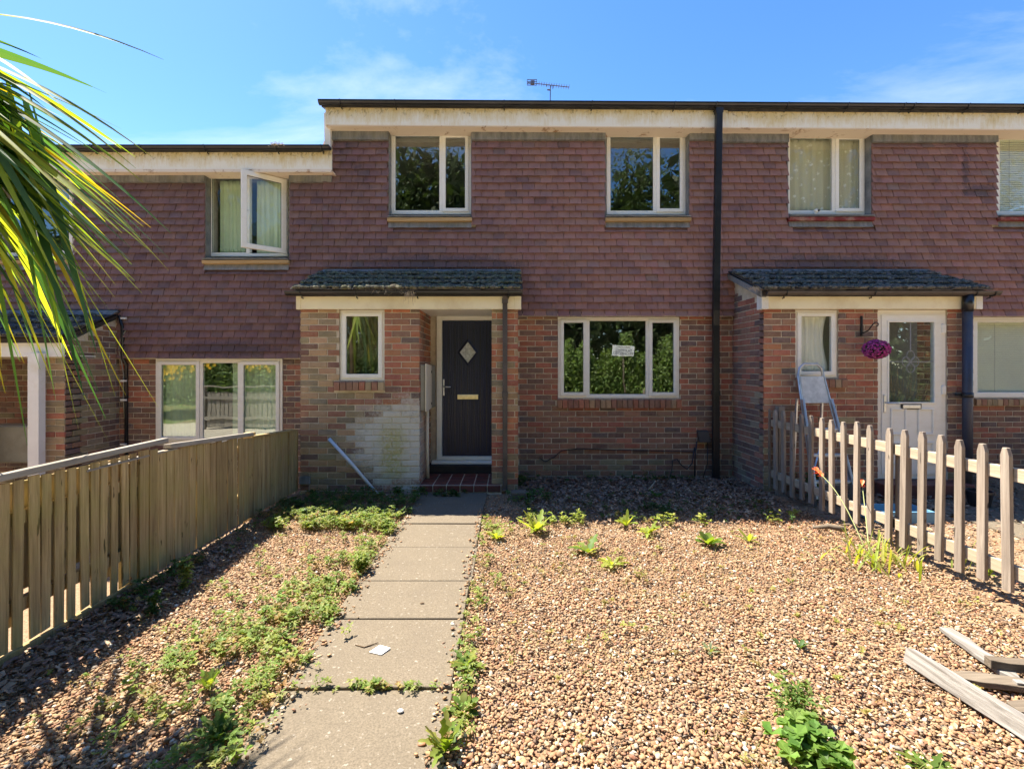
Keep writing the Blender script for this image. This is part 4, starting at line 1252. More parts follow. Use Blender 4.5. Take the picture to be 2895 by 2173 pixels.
MB().hexa([(XR, 6.55, zgq - .08), (QX1, 6.55, zgq - .12), (QX1, 11.2, zgq + 1.05), (XR, 11.2, zgq + 1.05), (XR, 6.55, zgq - .03), (QX1, 6.55, zgq - .07), (QX1, 11.2, zgq + 1.12), (XR, 11.2, zgq + 1.12)]).build('roof', M['slate'], Q)
MOSS2 = [(.045, .048, .045), (.07, .072, .06), (.11, .11, .10), (.035, .035, .035), (.17, .16, .14)]
porch_roof(Q, QP0 - .09, QP1 + .09, 0, 13, MOSS2, 4000)
MB().hexa([(QP0 - .09, 5.86, 2.37), (QP0 - .02, 5.86, 2.37), (QP0 - .02, 6.765, 2.76), (QP0 - .09, 6.765, 2.76), (QP0 - .09, 5.86, 2.445), (QP0 - .02, 5.86, 2.445), (QP0 - .02, 6.765, 2.83), (QP0 - .09, 6.765, 2.83)]).build('bargeboard', M['lead'], Q)
pf = MB().box(QP0 + .0, QP1 + .05, 5.905, 5.935, 2.235, 2.385).build('porch_fascia', M['cream'], Q, bev=.003)
MB().box(QP0 - .055, QP0 + .03, 5.90, 6.02, 2.232, 2.43).build('fascia_end_cover', M['white'], pf, bev=.004)
MB().box(QP1 - .02, QP1 + .06, 5.90, 5.94, 2.232, 2.39).build('fascia_end_cover', M['white'], pf, bev=.004)
gutter(Q, QP0 - .03, QP1 + .2, 5.845, 2.435, 0, .048, 'browngrey', [QP0 + .2, QP0 + 1.25, QP1 - .1, QP1 + .12])
px_ = at(2733, 0, 5.88)[0]
dpq = MB().tube([(px_, 5.87, -.02), (px_, 5.87, 2.26)], .05, 14).build('downpipe', M['blue_grey'], Q, True)
MB().tube([(px_, 5.87, 2.20), (px_, 5.86, 2.40)], .056, 14).build('pipe_collar', M['black'], dpq, True)
MB().tube([(px_, 5.87, 1.165), (px_, 5.87, 1.225)], .056, 14).build('pipe_collar', M['black'], dpq, True)
MB().box(px_ - .10, px_ + .09, 5.89, 5.93, 1.18, 1.21).build('pipe_clip', M['black'], dpq, bev=.004)
# white half-glazed door
dqf = MB().ring(Dq[0] + .003, Dq[1] - .003, .16, 2.232, .065, YP + .03, YP + .1).build('door_frame', M['upvc'], Q, bev=.005)
a, b, c, d = Dq[0] + .062, Dq[1] - .062, .22, 2.172
px0, pz0 = at(2512, 1137, YP + .02); px1, pz1 = at(2640, 910, YP + .02)
dq = core('door', a, b, c, d, [(px0, px1, pz0, pz1)], YP + .018, YP + .07, M['upvc'], Q)
MB().ring(px0 - .018, px1 + .018, pz0 - .018, pz1 + .018, .02, YP + .008, YP + .024).build('glazing_bead', M['upvc'], dq, bev=.004)
MB().box(px0, px1, YP + .03, YP + .036, pz0, pz1).build('pane', M['glass'], dq)
cx = (px0 + px1) / 2
zl = at(0, 1022, YP)[1]
M['lead_came'] = simple('lead_came', (.30, .31, .33), .4, .5, .1)
MB().box(cx - .004, cx + .004, YP + .026, YP + .0305, zl + .12, pz1).build('lead_strip', M['lead_came'], dq)
MB().box(px0, px1, YP + .026, YP + .0305, zl - .004, zl + .004).build('lead_strip', M['lead_came'], dq)
for dx_, dz_ in ((0, .075), (-.055, .0), (.055, .0), (0, -.075)):
    MB().tube([(cx + dx_ + .048 * math.cos(t * math.pi / 6), YP + .027, zl + dz_ + .06 * math.sin(t * math.pi / 6)) for t in range(13)], .0035, 5, caps=False).build('lead_loop', M['lead_came'], dq)
for x0_, x1_ in ((a + .1, a + .30), (b - .30, b - .1)):
    for z0_, z1_ in ((.34, .62), (.70, 1.03)):
        MB().ring(x0_, x1_, z0_, z1_, .025, YP + .004, YP + .0185).build('door_panel', M['upvc'], dq, bev=.008)
lx, lz = at(2578, 1149, YP)
MB().box(lx - .125, lx + .125, YP + .004, YP + .019, lz - .034, lz + .034).build('letterbox', M['black'], dq, bev=.004)
MB().box(lx - .108, lx + .108, YP - .003, YP + .005, lz - .022, lz + .022).build('letterbox_flap', M['metal'], dq, bev=.003)
hx, hz = at(2503.5, 1141, YP)
MB().box(hx - .014, hx + .014, YP + .004, YP + .019, hz - .11, hz + .11).build('handle_plate', M['metal'], dq, bev=.006)
MB().tube([(hx, YP + .01, hz + .01), (hx, YP - .035, hz + .01), (hx + .02, YP - .045, hz + .01), (hx + .12, YP - .045, hz + .005)], .009, 8).build('door_handle', M['metal'], dq, True)
for zz_ in (.5, 1.25, 2.0):
    MB().box(b - .01, b + .04, YP + .0, YP + .03, zz_ - .055, zz_ + .055).build('hinge', M['upvc'], dq, bev=.008)
MB().box(Dq[0] - .1, Dq[1] + .1, 5.72, 6.0, -.05, .15).build('doorstep', M['redtile'], Q, bev=.01)
MB().box(QP0 + .1, QP1, YP + .12, 6.8, 2.28, 2.31).build('porch_ceiling', M['room'], Q)
MB().box(QP0 + .1, QP1, 6.78, 6.805, 0, 2.28).build('porch_back_wall', M['room'], Q)
shell(Q, XR + .02, QX1 - .02, 0, 4.75)
# ------------------------------------------------------------------ left board fence
r = random.Random(2)
FX = -2.60
fl = thing('board_fence', 'greenish brown vertical board fence along the left of the gravel', 'fence', (FX, 3.8, 0))
def ftop(y):
    return .942 if y < 3.6 else .915 - (y - 3.6) * .062
y = 1.2
while y < 5.94:
    near = y < 3.42
    wd = .057 if near else .087
    stp_ = .0805 if near else .089
    zt = ftop(y) - .012 + r.uniform(-.008, .008)
    zb = .045 + r.uniform(-.02, .015) if near else .02
    x = FX + r.uniform(-.005, .005); th_ = .010
    sk = r.uniform(-.010, .010) if near else r.uniform(-.002, .002)
    a, b = y, y + wd + r.uniform(-.004, .004)
    m = MB()
    m.hexa([(x - th_, a + sk, zb), (x + (0 if near else .004), a + sk, zb), (x, b + sk, zb + r.uniform(-.01, .01)), (x - th_, b + sk, zb), (x - th_, a, zt), (x + (0 if near else .004), a, zt), (x, b, zt), (x - th_, b, zt)])
    m.build('fence_board', M['fence'], fl, bev=.002)
    y += stp_ + (r.uniform(-.004, .004) if near else 0)
for (a, b, za, zb_) in ((1.1, 3.70, .925, .955), (3.73, 4.93, .905, .835)):
    MB().hexa([(FX - .05, a, za), (FX + .022, a, za), (FX + .022, b, zb_), (FX - .05, b, zb_), (FX - .045, a, za + .032), (FX + .018, a, za + .038), (FX + .018, b, zb_ + .038), (FX - .045, b, zb_ + .032)]).build('cap_rail', M['cap'], fl, bev=.006)
MB().hexa([(FX - .048, 4.94, .815), (FX + .02, 4.94, .815), (FX + .02, 5.93, .757), (FX - .048, 5.93, .757), (FX - .048, 4.94, .835), (FX + .02, 4.94, .835), (FX + .02, 5.93, .777), (FX - .048, 5.93, .777)]).build('cap_rail', M['fence'], fl, bev=.004)
MB().bar((FX - .02, 3.0, .885), (FX - .02, 3.82, .89), .05, .012, col=None).build('cap_rail', M['cap'], fl, bev=.002)
y = 1.2
while y < 3.42:
    zb = .22 + r.uniform(-.14, .16)
    MB().box(FX - .085, FX - .073, y + .001, y + .0795, zb, .90).build('gap_blocking_board', M['fence'], fl)  # put in behind the gaps to keep them dark and block sun stripes
    y += .0805
for za in (.25, .72):
    MB().box(FX - .06, FX - .018, 1.2, 5.92, za - .035, za + .035).build('arris_rail', M['fence'], fl)
for yy in (1.5, 3.42, 5.0):
    MB().box(FX - .11, FX - .0185, yy - .04, yy + .04, LOW - .1, .86).build('fence_post', M['fence'], fl, bev=.004)
MB().box(FX - .016, FX + .012, 1.2, 3.44, -.04, .04).build('gravel_board', M['fence'], fl, bev=.006)

# ------------------------------------------------------------------ right picket fence
PXF = 3.16
fr = thing('picket_fence', 'bare wood picket fence with pointed tops on the right of the gravel', 'fence', (PXF, 4.5, 0))
xpx = [2170, 2189, 2212, 2236, 2262, 2290, 2319, 2348, 2382, 2417, 2455.5, 2510, 2552, 2600.6, 2652.6, 2709, 2770, 2842]
ys = [PXF * F / (q - AX) for q in xpx]
yy = ys[-1]
for k in range(6):
    yy -= .168; ys.append(yy)
for i, yc in enumerate(ys):
    wd, tk = .058, .026
    zt = 1.02 + r.uniform(-.012, .012) + (.0 if i > 0 else .01); zb = .085 + r.uniform(-.03, .02)
    ln = r.uniform(-.012, .012); fx = PXF + r.uniform(-.004, .004); lx_ = r.uniform(-.008, .008)
    a, b = yc - wd / 2, yc + wd / 2
    m = MB()
    prof = [(a + ln, zb), (b + ln, zb), (b, zt - .052), (yc + .014, zt), (yc - .014, zt), (a, zt - .052)]
    for xx in (fx, fx + tk):
        m.v += [(xx + (lx_ if z > .5 else 0), yq, z) for yq, z in prof]
    m.f = [(5, 4, 3, 2, 1, 0), (6, 7, 8, 9, 10, 11)]
    for k in range(6):
        n = (k + 1) % 6; m.f.append((k, n, 6 + n, 6 + k))
    m.build('picket', M['picket'], fr, bev=.002)
for za in (.23, .845):
    a, b = 1.95, 4.40
    for (a, b) in ((1.95, 4.06), (4.03, 5.95)):
        MB().box(PXF + .0265, PXF + .062, a, b, za - .042 + (.006 if a > 3 else 0), za + .042 + (.006 if a > 3 else 0)).build('fence_rail', M['rail'], fr, bev=.003)
for yc in (2.2, 4.04, 5.88):
    MB().box(PXF + .063, PXF + .14, yc - .04, yc + .04, -.1, .80 if yc < 5 else 1.06).build('fence_post', M['picket'], fr, bev=.004)

# ------------------------------------------------------------------ gravel (uncountable)
def pebbles(name, cells, ico, rs, zoff=0.0, kind='stuff'):
    """cells: (n,2) positions"""
    n = len(cells)
    nv = len(ico[0])
    s = np.minimum(rs.lognormal(0, .36, n) * .0071, .0125)
    sc = np.stack([s * rs.uniform(.85, 1.55, n), s * rs.uniform(.75, 1.15, n), s * rs.uniform(.38, .75, n)], 1)
    th_ = rs.uniform(0, 6.283, n); tx = rs.normal(0, .35, n); ty = rs.normal(0, .35, n)
    P = ico[0][None] * sc[:, None, :]
    # lumpy stones
    P = P * (1 + rs.uniform(-.30, .30, (n, nv, 1)))
    c, si = np.cos(tx)[:, None], np.sin(tx)[:, None]
    y_, z_ = P[:, :, 1] * c - P[:, :, 2] * si, P[:, :, 1] * si + P[:, :, 2] * c
    c, si = np.cos(ty)[:, None], np.sin(ty)[:, None]
    x_, z2 = P[:, :, 0] * c + z_ * si, -P[:, :, 0] * si + z_ * c
    c, si = np.cos(th_)[:, None], np.sin(th_)[:, None]
    X_, Y_ = x_ * c - y_ * si, x_ * si + y_ * c
    V = np.stack([X_ + cells[:, 0:1], Y_ + cells[:, 1:2], z2 + (rs.uniform(-.002, .010, n) + zoff)[:, None]], 2)
    pal = np.array([(.40, .20, .085), (.44, .25, .115), (.50, .35, .20), (.62, .53, .42), (.36, .15, .065), (.22, .115, .07), (.30, .26, .225), (.47, .29, .14), (.74, .70, .62), (.40, .215, .10), (.32, .125, .06)])
    wt = np.array([4, 4, 3.4, 1.8, 2.2, 1.6, 1.0, 3, .8, 3.5, 1.2]); wt = wt / wt.sum()
    col = pal[rs.choice(len(pal), n, p=wt)] * rs.uniform(.46, 1.02, (n, 1))
    FF = (ico[1][None] + (np.arange(n) * nv)[:, None, None]).reshape(-1, 3)
    o = np_mesh(name, V.reshape(-1, 3), FF, M['pebble'], None, np.clip(np.repeat(col * np.array([1.02, .98, .91]), nv, 0), 0, .85), False)
    return o
rs = np.random.RandomState(3)
def grid(x0, x1, y0, y1, step):
    xs_, ys_ = np.arange(x0, x1, step), np.arange(y0, y1, step)
    g_ = np.stack(np.meshgrid(xs_, ys_), -1).reshape(-1, 2)
    return g_ + rs.uniform(-step * .5, step * .5, g_.shape)
YN = 2.1
R_near = grid(-.27, 3.14, 1.4, YN, .0150); L_near = grid(-2.58, -1.06, 1.5, YN, .0160)
near = np.concatenate([R_near, L_near])
near = near[np.abs(near[:, 0]) < near[:, 1] * 1.12 + .25]
tag(pebbles('gravel', near, ICO1, rs), 'golden brown pea gravel close to the camera', 'gravel', kind='stuff')
R_far = np.concatenate([grid(-.27, 3.14, YN, 3.2, .0158), grid(-.26, 3.18, 3.2, 4.4, .0175), grid(-.26, 3.18, 4.4, 6.7, .023)])
L_far = np.concatenate([grid(-2.58, -1.06, YN, 3.2, .0155), grid(-2.58, -1.06, 3.2, 5.9, .021)]); N_far = grid(3.2, 5.4, 2.8, 4.9, .036)
R_far = R_far[np.abs(R_far[:, 0]) < R_far[:, 1] * 1.12 + .3]
far = np.concatenate([R_far, L_far, N_far])
far = far[~((far[:, 1] > 5.25) & (rs.uniform(0, 1, len(far)) < .55))]
far = far[~((far[:, 1] > 5.88) & (far[:, 0] < .15))]
tag(pebbles('gravel', far, ICO0, rs), 'golden brown pea gravel further back towards the house', 'gravel', kind='stuff')

ed = np.concatenate([np.stack([-.285 - np.abs(rs.normal(0, .03, 260)), rs.uniform(1.4, 5.2, 260)], 1), np.stack([-1.05 + np.abs(rs.normal(0, .05, 420)), rs.uniform(1.4, 5.4, 420)], 1)])
tag(pebbles('spilled_gravel', ed, ICO0, rs, .018), 'loose pebbles spilled over both edges of the path', 'gravel', kind='stuff')
# dead leaves below the window
def flakes(name, n, box, cols, smin, smax, mat, label, cat, zmax=.03, seed=5):
    rs_ = np.random.RandomState(seed)
    x = rs_.uniform(box[0], box[1], n); y = rs_.uniform(box[2], box[3], n)
    keep = rs_.uniform(0, 1, n) < np.clip((y - box[2]) / (box[3] - box[2]) * 1.5 + .08, 0, 1)
    x, y = x[keep], y[keep]; n = len(x)
    s = rs_.uniform(smin, smax, n); a = rs_.uniform(0, 6.28, n)
    ux = np.stack([np.cos(a), np.sin(a), rs_.uniform(-.5, .5, n)], 1) * s[:, None]
    vx = np.stack([-np.sin(a), np.cos(a), rs_.uniform(-.5, .5, n)], 1) * (s * .55)[:, None]
    c = np.stack([x, y, rs_.uniform(.012, zmax, n)], 1)
    up = np.array([0, 0, 1.0]) * (s * rs_.uniform(-.15, .35, n))[:, None]
    V = np.stack([c - ux, c - vx + up, c + ux, c + vx + up], 1).reshape(-1, 3)
    V[:, 2] = np.maximum(V[:, 2], .004)
    Fc = np.array([[0, 1, 2], [0, 2, 3]])[None] + (np.arange(n) * 4)[:, None, None]
    col = np.array(cols)[rs_.randint(0, len(cols), n)] * rs_.uniform(.7, 1.3, (n, 1))
    o = np_mesh(name, V, Fc.reshape(-1, 3), mat, None, np.repeat(col, 4, 0))
    return tag(o, label, cat, kind='stuff')
LIT = [(.22, .12, .075), (.30, .19, .115), (.14, .085, .06), (.36, .26, .17), (.19, .115, .09)]
def bits(name, n, box, cols, label, seed):
    rs_ = np.random.RandomState(seed); m = MB()
    for k in range(n):
        x, y = rs_.uniform(box[0], box[1]), rs_.uniform(box[2], box[3]); a_ = rs_.uniform(0, 6.28); L_ = rs_.uniform(.02, .11)
        z = rs_.uniform(.012, .02); b_ = a_ + rs_.normal(0, .35)
        m.tube([(x, y, z), (x + math.cos(a_) * L_, y + math.sin(a_) * L_, z + rs_.uniform(0, .008)), (x + math.cos(a_) * L_ + math.cos(b_) * L_ * .7, y + math.sin(a_) * L_ + math.sin(b_) * L_ * .7, z)], [.002, .0022, .001], 4, tuple(np.array(cols[rs_.randint(len(cols))]) * rs_.uniform(.7, 1.2)), False)
    return tag(m.build(name, M['litter']), label, 'twigs', kind='stuff')
bits('dry_twigs', 420, (-.2, 3.1, 1.5, 4.9), [(.26, .15, .08), (.36, .26, .16), (.16, .09, .06)], 'thin dry stalks and twigs strewn over the open gravel', 15)
bits('dry_twigs', 160, (-2.5, -1.1, 1.5, 4.6), [(.26, .15, .08), (.36, .26, .16)], 'thin dry stalks strewn over the left strip of gravel', 16)
flakes('leaf_litter', 9000, (.12, 3.1, 4.75, 6.72), LIT, .012, .034, M['litter'], 'dry brown dead leaves lying below the ground floor window', 'leaves')
flakes('leaf_litter', 3600, (-.25, 3.1, .2, 5.0), [(.26, .14, .075), (.18, .10, .06), (.36, .22, .12), (.42, .3, .18)], .006, .017, M['litter'], 'small brown leaf crumbs scattered over the open gravel', 'leaves', .024, seed=18)
flakes('leaf_litter', 1500, (2.2, 3.2, 3.2, 5.6), [(.30, .13, .05), (.24, .10, .05), (.36, .2, .09)], .01, .022, M['litter'], 'reddish dead leaves along the picket fence', 'leaves', seed=8)
flakes('leaf_litter', 1600, (-2.58, -2.2, 1.5, 4.2), LIT, .012, .03, M['litter'], 'brown dead leaves along the foot of the board fence', 'leaves', seed=9)
flakes('leaf_litter', 5000, (3.2, 6.4, 4.2, 6.7), LIT, .012, .034, M['litter'], 'dead leaves in the neighbouring garden behind the picket fence', 'leaves', seed=10)

# ------------------------------------------------------------------ leaves and weeds
def leaf(p0, az, el, Ln, Wd, droop, n=5, fold=.25, shape='lance', twist=0.0):
    """verts and quads of one folded, drooping leaf blade"""
    p0 = np.array(p0); ca, sa = math.cos(az), math.sin(az)
    vs_ = []
    sidev = np.array([-sa, ca, 0])
    for i in range(n + 1):
        t = i / n
        s = Ln * t
        c = p0 + np.array([ca * math.cos(el) * s, sa * math.cos(el) * s, math.sin(el) * s - droop * Ln * t * t])
        if shape == 'lance': wv = Wd * (math.sin(math.pi * min(1, t * .92 + .06)) ** .8)
        elif shape == 'blade': wv = Wd * min(1, (t + .12) * 3.5) * (1 - max(0, t - .35) / .65 * .97) ** .9
        elif shape == 'spoon': wv = Wd * (.25 + .75 * math.sin(math.pi * min(1, t ** 1.4)) ** .7) * (1 if t < .99 else .2)
        else: wv = Wd * math.sin(math.pi * (t * .9 + .05)) * (1 + .45 * math.sin(t * 25))
        wv = max(wv, Wd * .03) / 2
        tw = twist * t
        sv = sidev * math.cos(tw) + np.array([0, 0, 1]) * math.sin(tw)
        vs_ += [c + sv * wv, c - np.array([0, 0, fold * wv]), c - sv * wv]
    fs = []
    for i in range(n):
        b = 3 * i
        fs += [(b, b + 1, b + 4, b + 3), (b + 1, b + 2, b + 5, b + 4)]
    return vs_, fs

GREENS = [(0.109, 0.17, 0.031), (0.14, 0.194, 0.039), (0.092, 0.155, 0.031), (0.17, 0.217, 0.043), (0.194, 0.217, 0.054)]
def dandelion(name, label, x, y, n, Ln, Wd, seed, cols=GREENS, shape='jag', el=(25, 75), cat='plant', droop=(.15, .5), z=.01):
    r = random.Random(seed)
    t = thing(name, label, cat, (x, y, z), 'weeds growing through the gravel')
    for k in range(n):
        m = MB(); az = k / n * 6.283 + r.uniform(-.4, .4)
        l_ = Ln * r.uniform(.6, 1.1)
        v, f = leaf((x + .006 * math.cos(az), y + .006 * math.sin(az), z), az, R(r.uniform(*el)), l_, Wd * r.uniform(.7, 1.2), r.uniform(*droop), 7, .3, shape, r.uniform(-.5, .5))
        m.add(v, f)
        o = m.build('leaf', M['leaf_o'], t, True)
        o.color = (*jit(r.choice(cols), r, .2), 1)
    return t

def bushy(m, x, y, h, spread, stems, seed, cols, ll=.03, per=7, z=.01, lw=.5):
    """leafy stems with whorls, appended to mesh m"""
    r = random.Random(seed)
    for s in range(stems):
        az = r.uniform(0, 6.283); lean = r.uniform(0, spread)
        hh = h * r.uniform(.55, 1.0)
        bx, by = x + r.gauss(0, spread * .25), y + r.gauss(0, spread * .25)
        tx, ty = bx + math.cos(az) * lean, by + math.sin(az) * lean
        c0 = jit(r.choice(cols), r, .2)
        m.add([(bx - .0012, by, z), (bx + .0012, by, z), (tx, ty, z + hh)], [(0, 1, 2)], tuple(q * .7 for q in c0))
        lev = max(1, int(hh / .028))
        for j in range(lev):
            t = (j + 1) / lev
            cx_, cy_, cz_ = bx + (tx - bx) * t, by + (ty - by) * t, z + hh * t
            for q in range(per if j == lev - 1 else max(3, per // 2)):
                a = r.uniform(0, 6.283); e = r.uniform(-.2, .7); L_ = ll * r.uniform(.6, 1.2); W_ = L_ * lw
                d = np.array([math.cos(a) * math.cos(e), math.sin(a) * math.cos(e), math.sin(e)])
                sd_ = np.array([-math.sin(a), math.cos(a), r.uniform(-.3, .3)]) * W_ / 2
                p = np.array([cx_, cy_, cz_])
                md = p + d * L_ * .5
                m.add([p, md + sd_, p + d * L_ - np.array([0, 0, L_ * .2]), md - sd_, md - np.array([0, 0, W_ * .15])], [(0, 4, 1), (1, 4, 2), (2, 4, 3), (3, 4, 0)], jit(c0, r, .12))

# low green cover on the left, between the path and the fence
SHG = [(.045, .10, .035), (.06, .12, .04), (.05, .11, .045)]
cov = MB(); r = random.Random(31)
def scatter(n, fx, fy, h, ll, cols, dens=None):
    for k in range(n):
        x, y = fx(r), fy(r)
        if math.sin(x * 9.1 + math.sin(y * 4.3) * 2) * math.sin(y * 7.7 + x * 3.1) < -.60 + .3 * r.random(): continue
        bushy(cov, x, y, h * r.uniform(.45, 1.5), h * .7, r.randint(2, 4), r.randrange(10 ** 6), cols if r.random() < .9 else [(.30, .24, .10), (.26, .17, .08)], ll * r.uniform(.6, 1.4), 6, .01, r.choice([.35, .5, .65]))
YG = [(0.176, 0.235, 0.05), (0.225, 0.267, 0.068), (0.134, 0.201, 0.046), (0.251, 0.277, 0.092), (0.159, 0.235, 0.058)]
scatter(400, lambda r: r.uniform(-2.5, -1.02), lambda r: r.uniform(5.0, 5.86), .075, .032, [(.06, .12, .035), (.075, .14, .04), (.09, .15, .05)])
scatter(400, lambda r: r.uniform(-2.3, -1.06), lambda r: min(5.2, 4.55 + abs(r.gauss(0, .26))), .075, .03, YG)
scatter(340, lambda r: -1.06 - abs(r.gauss(0, .22)), lambda r: r.uniform(2.9, 4.7), .06, .026, YG)
scatter(200, lambda r: r.gauss(-1.40, .2), lambda r: r.gauss(2.62, .26), .065, .026, YG)
scatter(90, lambda r: r.gauss(-1.18, .11), lambda r: r.gauss(2.1, .3), .05, .026, YG)
scatter(70, lambda r: r.gauss(-1.75, .25), lambda r: r.gauss(3.5, .4), .045, .024, YG)
scatter(90, lambda r: -2.5 + abs(r.gauss(0, .12)), lambda r: r.uniform(3.0, 5.4), .07, .03, [(.06, .12, .035), (.08, .14, .05)])
scatter(40, lambda r: r.gauss(-1.9, .25), lambda r: r.uniform(2.0, 2.9), .04, .022, YG)
scatter(60, lambda r: r.uniform(-.98, -.4), lambda r: 5.72 + abs(r.gauss(0, .09)), .04, .026, [(.05, .10, .03), (.07, .13, .04)])
tag(cov.build('low_weeds', M['leaf']), 'bright green low weeds spreading between the path and the board fence', 'weeds', kind='stuff')
LIMEY = [(.26, .32, .06), (.22, .29, .06), (.3, .34, .1)]
cov = MB()
scatter(110, lambda r: -.27 + abs(r.gauss(0, .08)), lambda r: r.uniform(1.9, 4.9), .045, .022, YG)
scatter(90, lambda r: r.uniform(-.2, 1.3), lambda r: r.gauss(3.5, .45), .032, .018, [(.22, .22, .07), (.19, .20, .06), (.26, .22, .09)])
scatter(130, lambda r: r.uniform(.0, 3.0), lambda r: r.uniform(1.6, 4.6), .034, .019, [(.26, .27, .08), (.22, .25, .06), (.30, .27, .10)])
scatter(120, lambda r: r.uniform(.1, 2.8), lambda r: r.uniform(4.75, 5.7), .055, .026, [(.06, .11, .035), (.07, .13, .04)])
for cx_, cy_, nn_ in ((-.12, 4.5, 8), (.28, 4.78, 20), (.60, 4.75, 9), (1.12, 4.82, 12), (1.42, 4.70, 8), (1.92, 4.80, 12), (2.6, 4.85, 4)):
    scatter(nn_, lambda r: r.gauss(cx_, .09), lambda r: r.gauss(cy_, .07), .085, .028, LIMEY)
scatter(26, lambda r: r.uniform(-.02, .45), lambda r: r.uniform(5.45, 5.85), .07, .034, [(.07, .14, .04), (.08, .16, .05)])
scatter(60, lambda r: r.uniform(.15, 2.7), lambda r: r.uniform(6.45, 6.74), .05, .028, [(.07, .14, .04), (.09, .16, .05)])
scatter(14, lambda r: r.gauss(.95, .06), lambda r: r.gauss(6.68, .03), .10, .03, [(.05, .11, .035)])
scatter(20, lambda r: r.gauss(2.05, .12), lambda r: r.gauss(6.62, .05), .10, .03, [(.05, .12, .035), (.07, .14, .04)])
scatter(30, lambda r: r.gauss(1.55, .16), lambda r: r.gauss(5.2, .12), .07, .032, [(.05, .11, .035)])
scatter(24, lambda r: r.uniform(-.93, -.62), lambda r: 2.293 + r.gauss(0, .012), .03, .02, YG)
scatter(26, lambda r: r.uniform(-.65, -.3), lambda r: 2.293 + r.gauss(0, .014), .03, .02, YG)
tag(cov.build('low_weeds', M['leaf']), 'small sparse weeds dotted over the open gravel and the path joints', 'weeds', kind='stuff')
# dry grass wisps
gm = MB(); r = random.Random(77)
for (cx_, cy_, n) in ((1.1, 1.85, 150), (1.5, 1.75, 150), (.9, 3.2, 60), (.35, 3.6, 50), (1.45, 3.55, 60), (1.9, 4.0, 50), (2.5, 3.2, 40), (.1, 2.7, 60), (.6, 2.5, 50)):
    for k in range(n):
        x, y = r.gauss(cx_, .14), r.gauss(cy_, .09)
        v, f = leaf((x, y, .005), r.uniform(0, 6.28), R(r.uniform(20, 85)), r.uniform(.03, .085), .003, r.uniform(.1, .6), 2, .1, 'blade')
        gm.add(v, f, jit(r.choice([(.26, .25, .08), (.33, .28, .12), (.20, .22, .06), (.40, .30, .15)]), r, .2))
tag(gm.build('dry_grass', M['leaf']), 'thin straw coloured grass wisps among the pebbles', 'grass', kind='stuff')

# single plants
def P(dx_, dy_): return gnd(dx_, dy_)
LIME = [(0.244, 0.295, 0.052), (0.209, 0.269, 0.052), (0.277, 0.304, 0.078)]
spec = [
 ('dandelion_plant', 'large lime green dandelion at the shade edge beside the path', 1160, 1150, 16, .20, .045, LIME, 'jag', (35, 80)),
 ('dandelion_plant', 'upright broad leaved weed at the shade edge below the middle of the front window', 1352, 1137, 9, .15, .05, LIME, 'spoon', (40, 85)),
 ('dandelion_plant', 'yellow green dandelion leaning right in front of the window weeds', 1400, 1155, 10, .15, .04, LIME, 'jag', (30, 70)),
 ('dandelion_plant', 'compact green rosette weed on the sunlit gravel below the downpipe', 1532, 1178, 13, .13, .05, GREENS, 'spoon', (25, 70)),
 ('dandelion_plant', 'two winged dandelion lying on the gravel right of the path', 1270, 1195, 7, .15, .05, GREENS, 'jag', (20, 55)),
 ('dandelion_plant', 'flattened pale dandelion just behind the centre of the gravel', 1322, 1222, 10, .13, .03, LIME, 'jag', (10, 45)),
 ('dandelion_plant', 'narrow leaved weed on the gravel left of the picket fence flowers', 1618, 1170, 7, .11, .03, LIME, 'lance', (25, 70)),
 ('dandelion_plant', 'pale dandelion hugging the right edge of the path near the shade', 1072, 1165, 10, .13, .035, LIME, 'jag', (25, 65)),
 ('dandelion_plant', 'dandelion with yellowing leaf overhanging the path edge halfway down', 1008, 1440, 16, .14, .042, GREENS, 'jag', (15, 65)),
 ('dandelion_plant', 'tall dandelion at the bottom right edge of the path', 962, 1625, 14, .20, .045, GREENS, 'jag', (35, 80)),
 ('dandelion_plant', 'leafy plant over the path edge just above the lowest dandelion', 1000, 1540, 16, .12, .04, GREENS, 'spoon', (20, 65)),
 ('dandelion_plant', 'dark green broad leaved weed in the lower left dappled shade', 470, 1600, 18, .15, .035, [(.08, .15, .04), (.12, .19, .05)], 'jag', (30, 78)),
 ('dandelion_plant', 'upright dandelion standing in the left hand gravel', 450, 1490, 9, .16, .035, GREENS, 'jag', (45, 80)),
 ('dandelion_plant', 'low feathery leaved weed in the bottom right corner', 2010, 1668, 15, .17, .035, GREENS, 'jag', (10, 40)),
 ('dandelion_plant', 'small dark dandelion near the fallen planks', 1728, 1402, 6, .10, .028, [(.07, .13, .05)], 'lance', (30, 75)),
 ('dandelion_plant', 'small greyish weed in the middle of the gravel', 1535, 1410, 7, .08, .025, [(.14, .18, .10)], 'spoon', (15, 60)),
 ('dandelion_plant', 'light green weed growing at the foot of the nearest pickets', 2135, 1245, 8, .14, .025, LIME, 'lance', (35, 80)),
 ('dandelion_plant', 'dark dandelion in the shade at the house wall side', 1420, 1075, 8, .12, .035, [(.05, .11, .03)], 'jag', (30, 70)),
]
for i, (nm, lb_, dx_, dy_, n, Ln, Wd, cols, shp, el) in enumerate(spec):
    x, y = P(dx_, dy_)
    dandelion(nm, lb_, x, y, int(n * 1.3), Ln * (1.28 if y > 2.7 else .82), Wd * (1.1 if y > 2.7 else .75), 200 + i, cols, shp, el)
def bush_thing(name, label, dx_, dy_, h, spread, stems, seed, cols, ll, per=7, lw=.55):
    x, y = P(dx_, dy_)
    m = MB(); bushy(m, x, y, h, spread, stems, seed, cols, ll, per, .005, lw)
    return tag(m.build(name, M['leaf'], None, recenter=True), label, 'plant', 'weeds growing through the gravel')
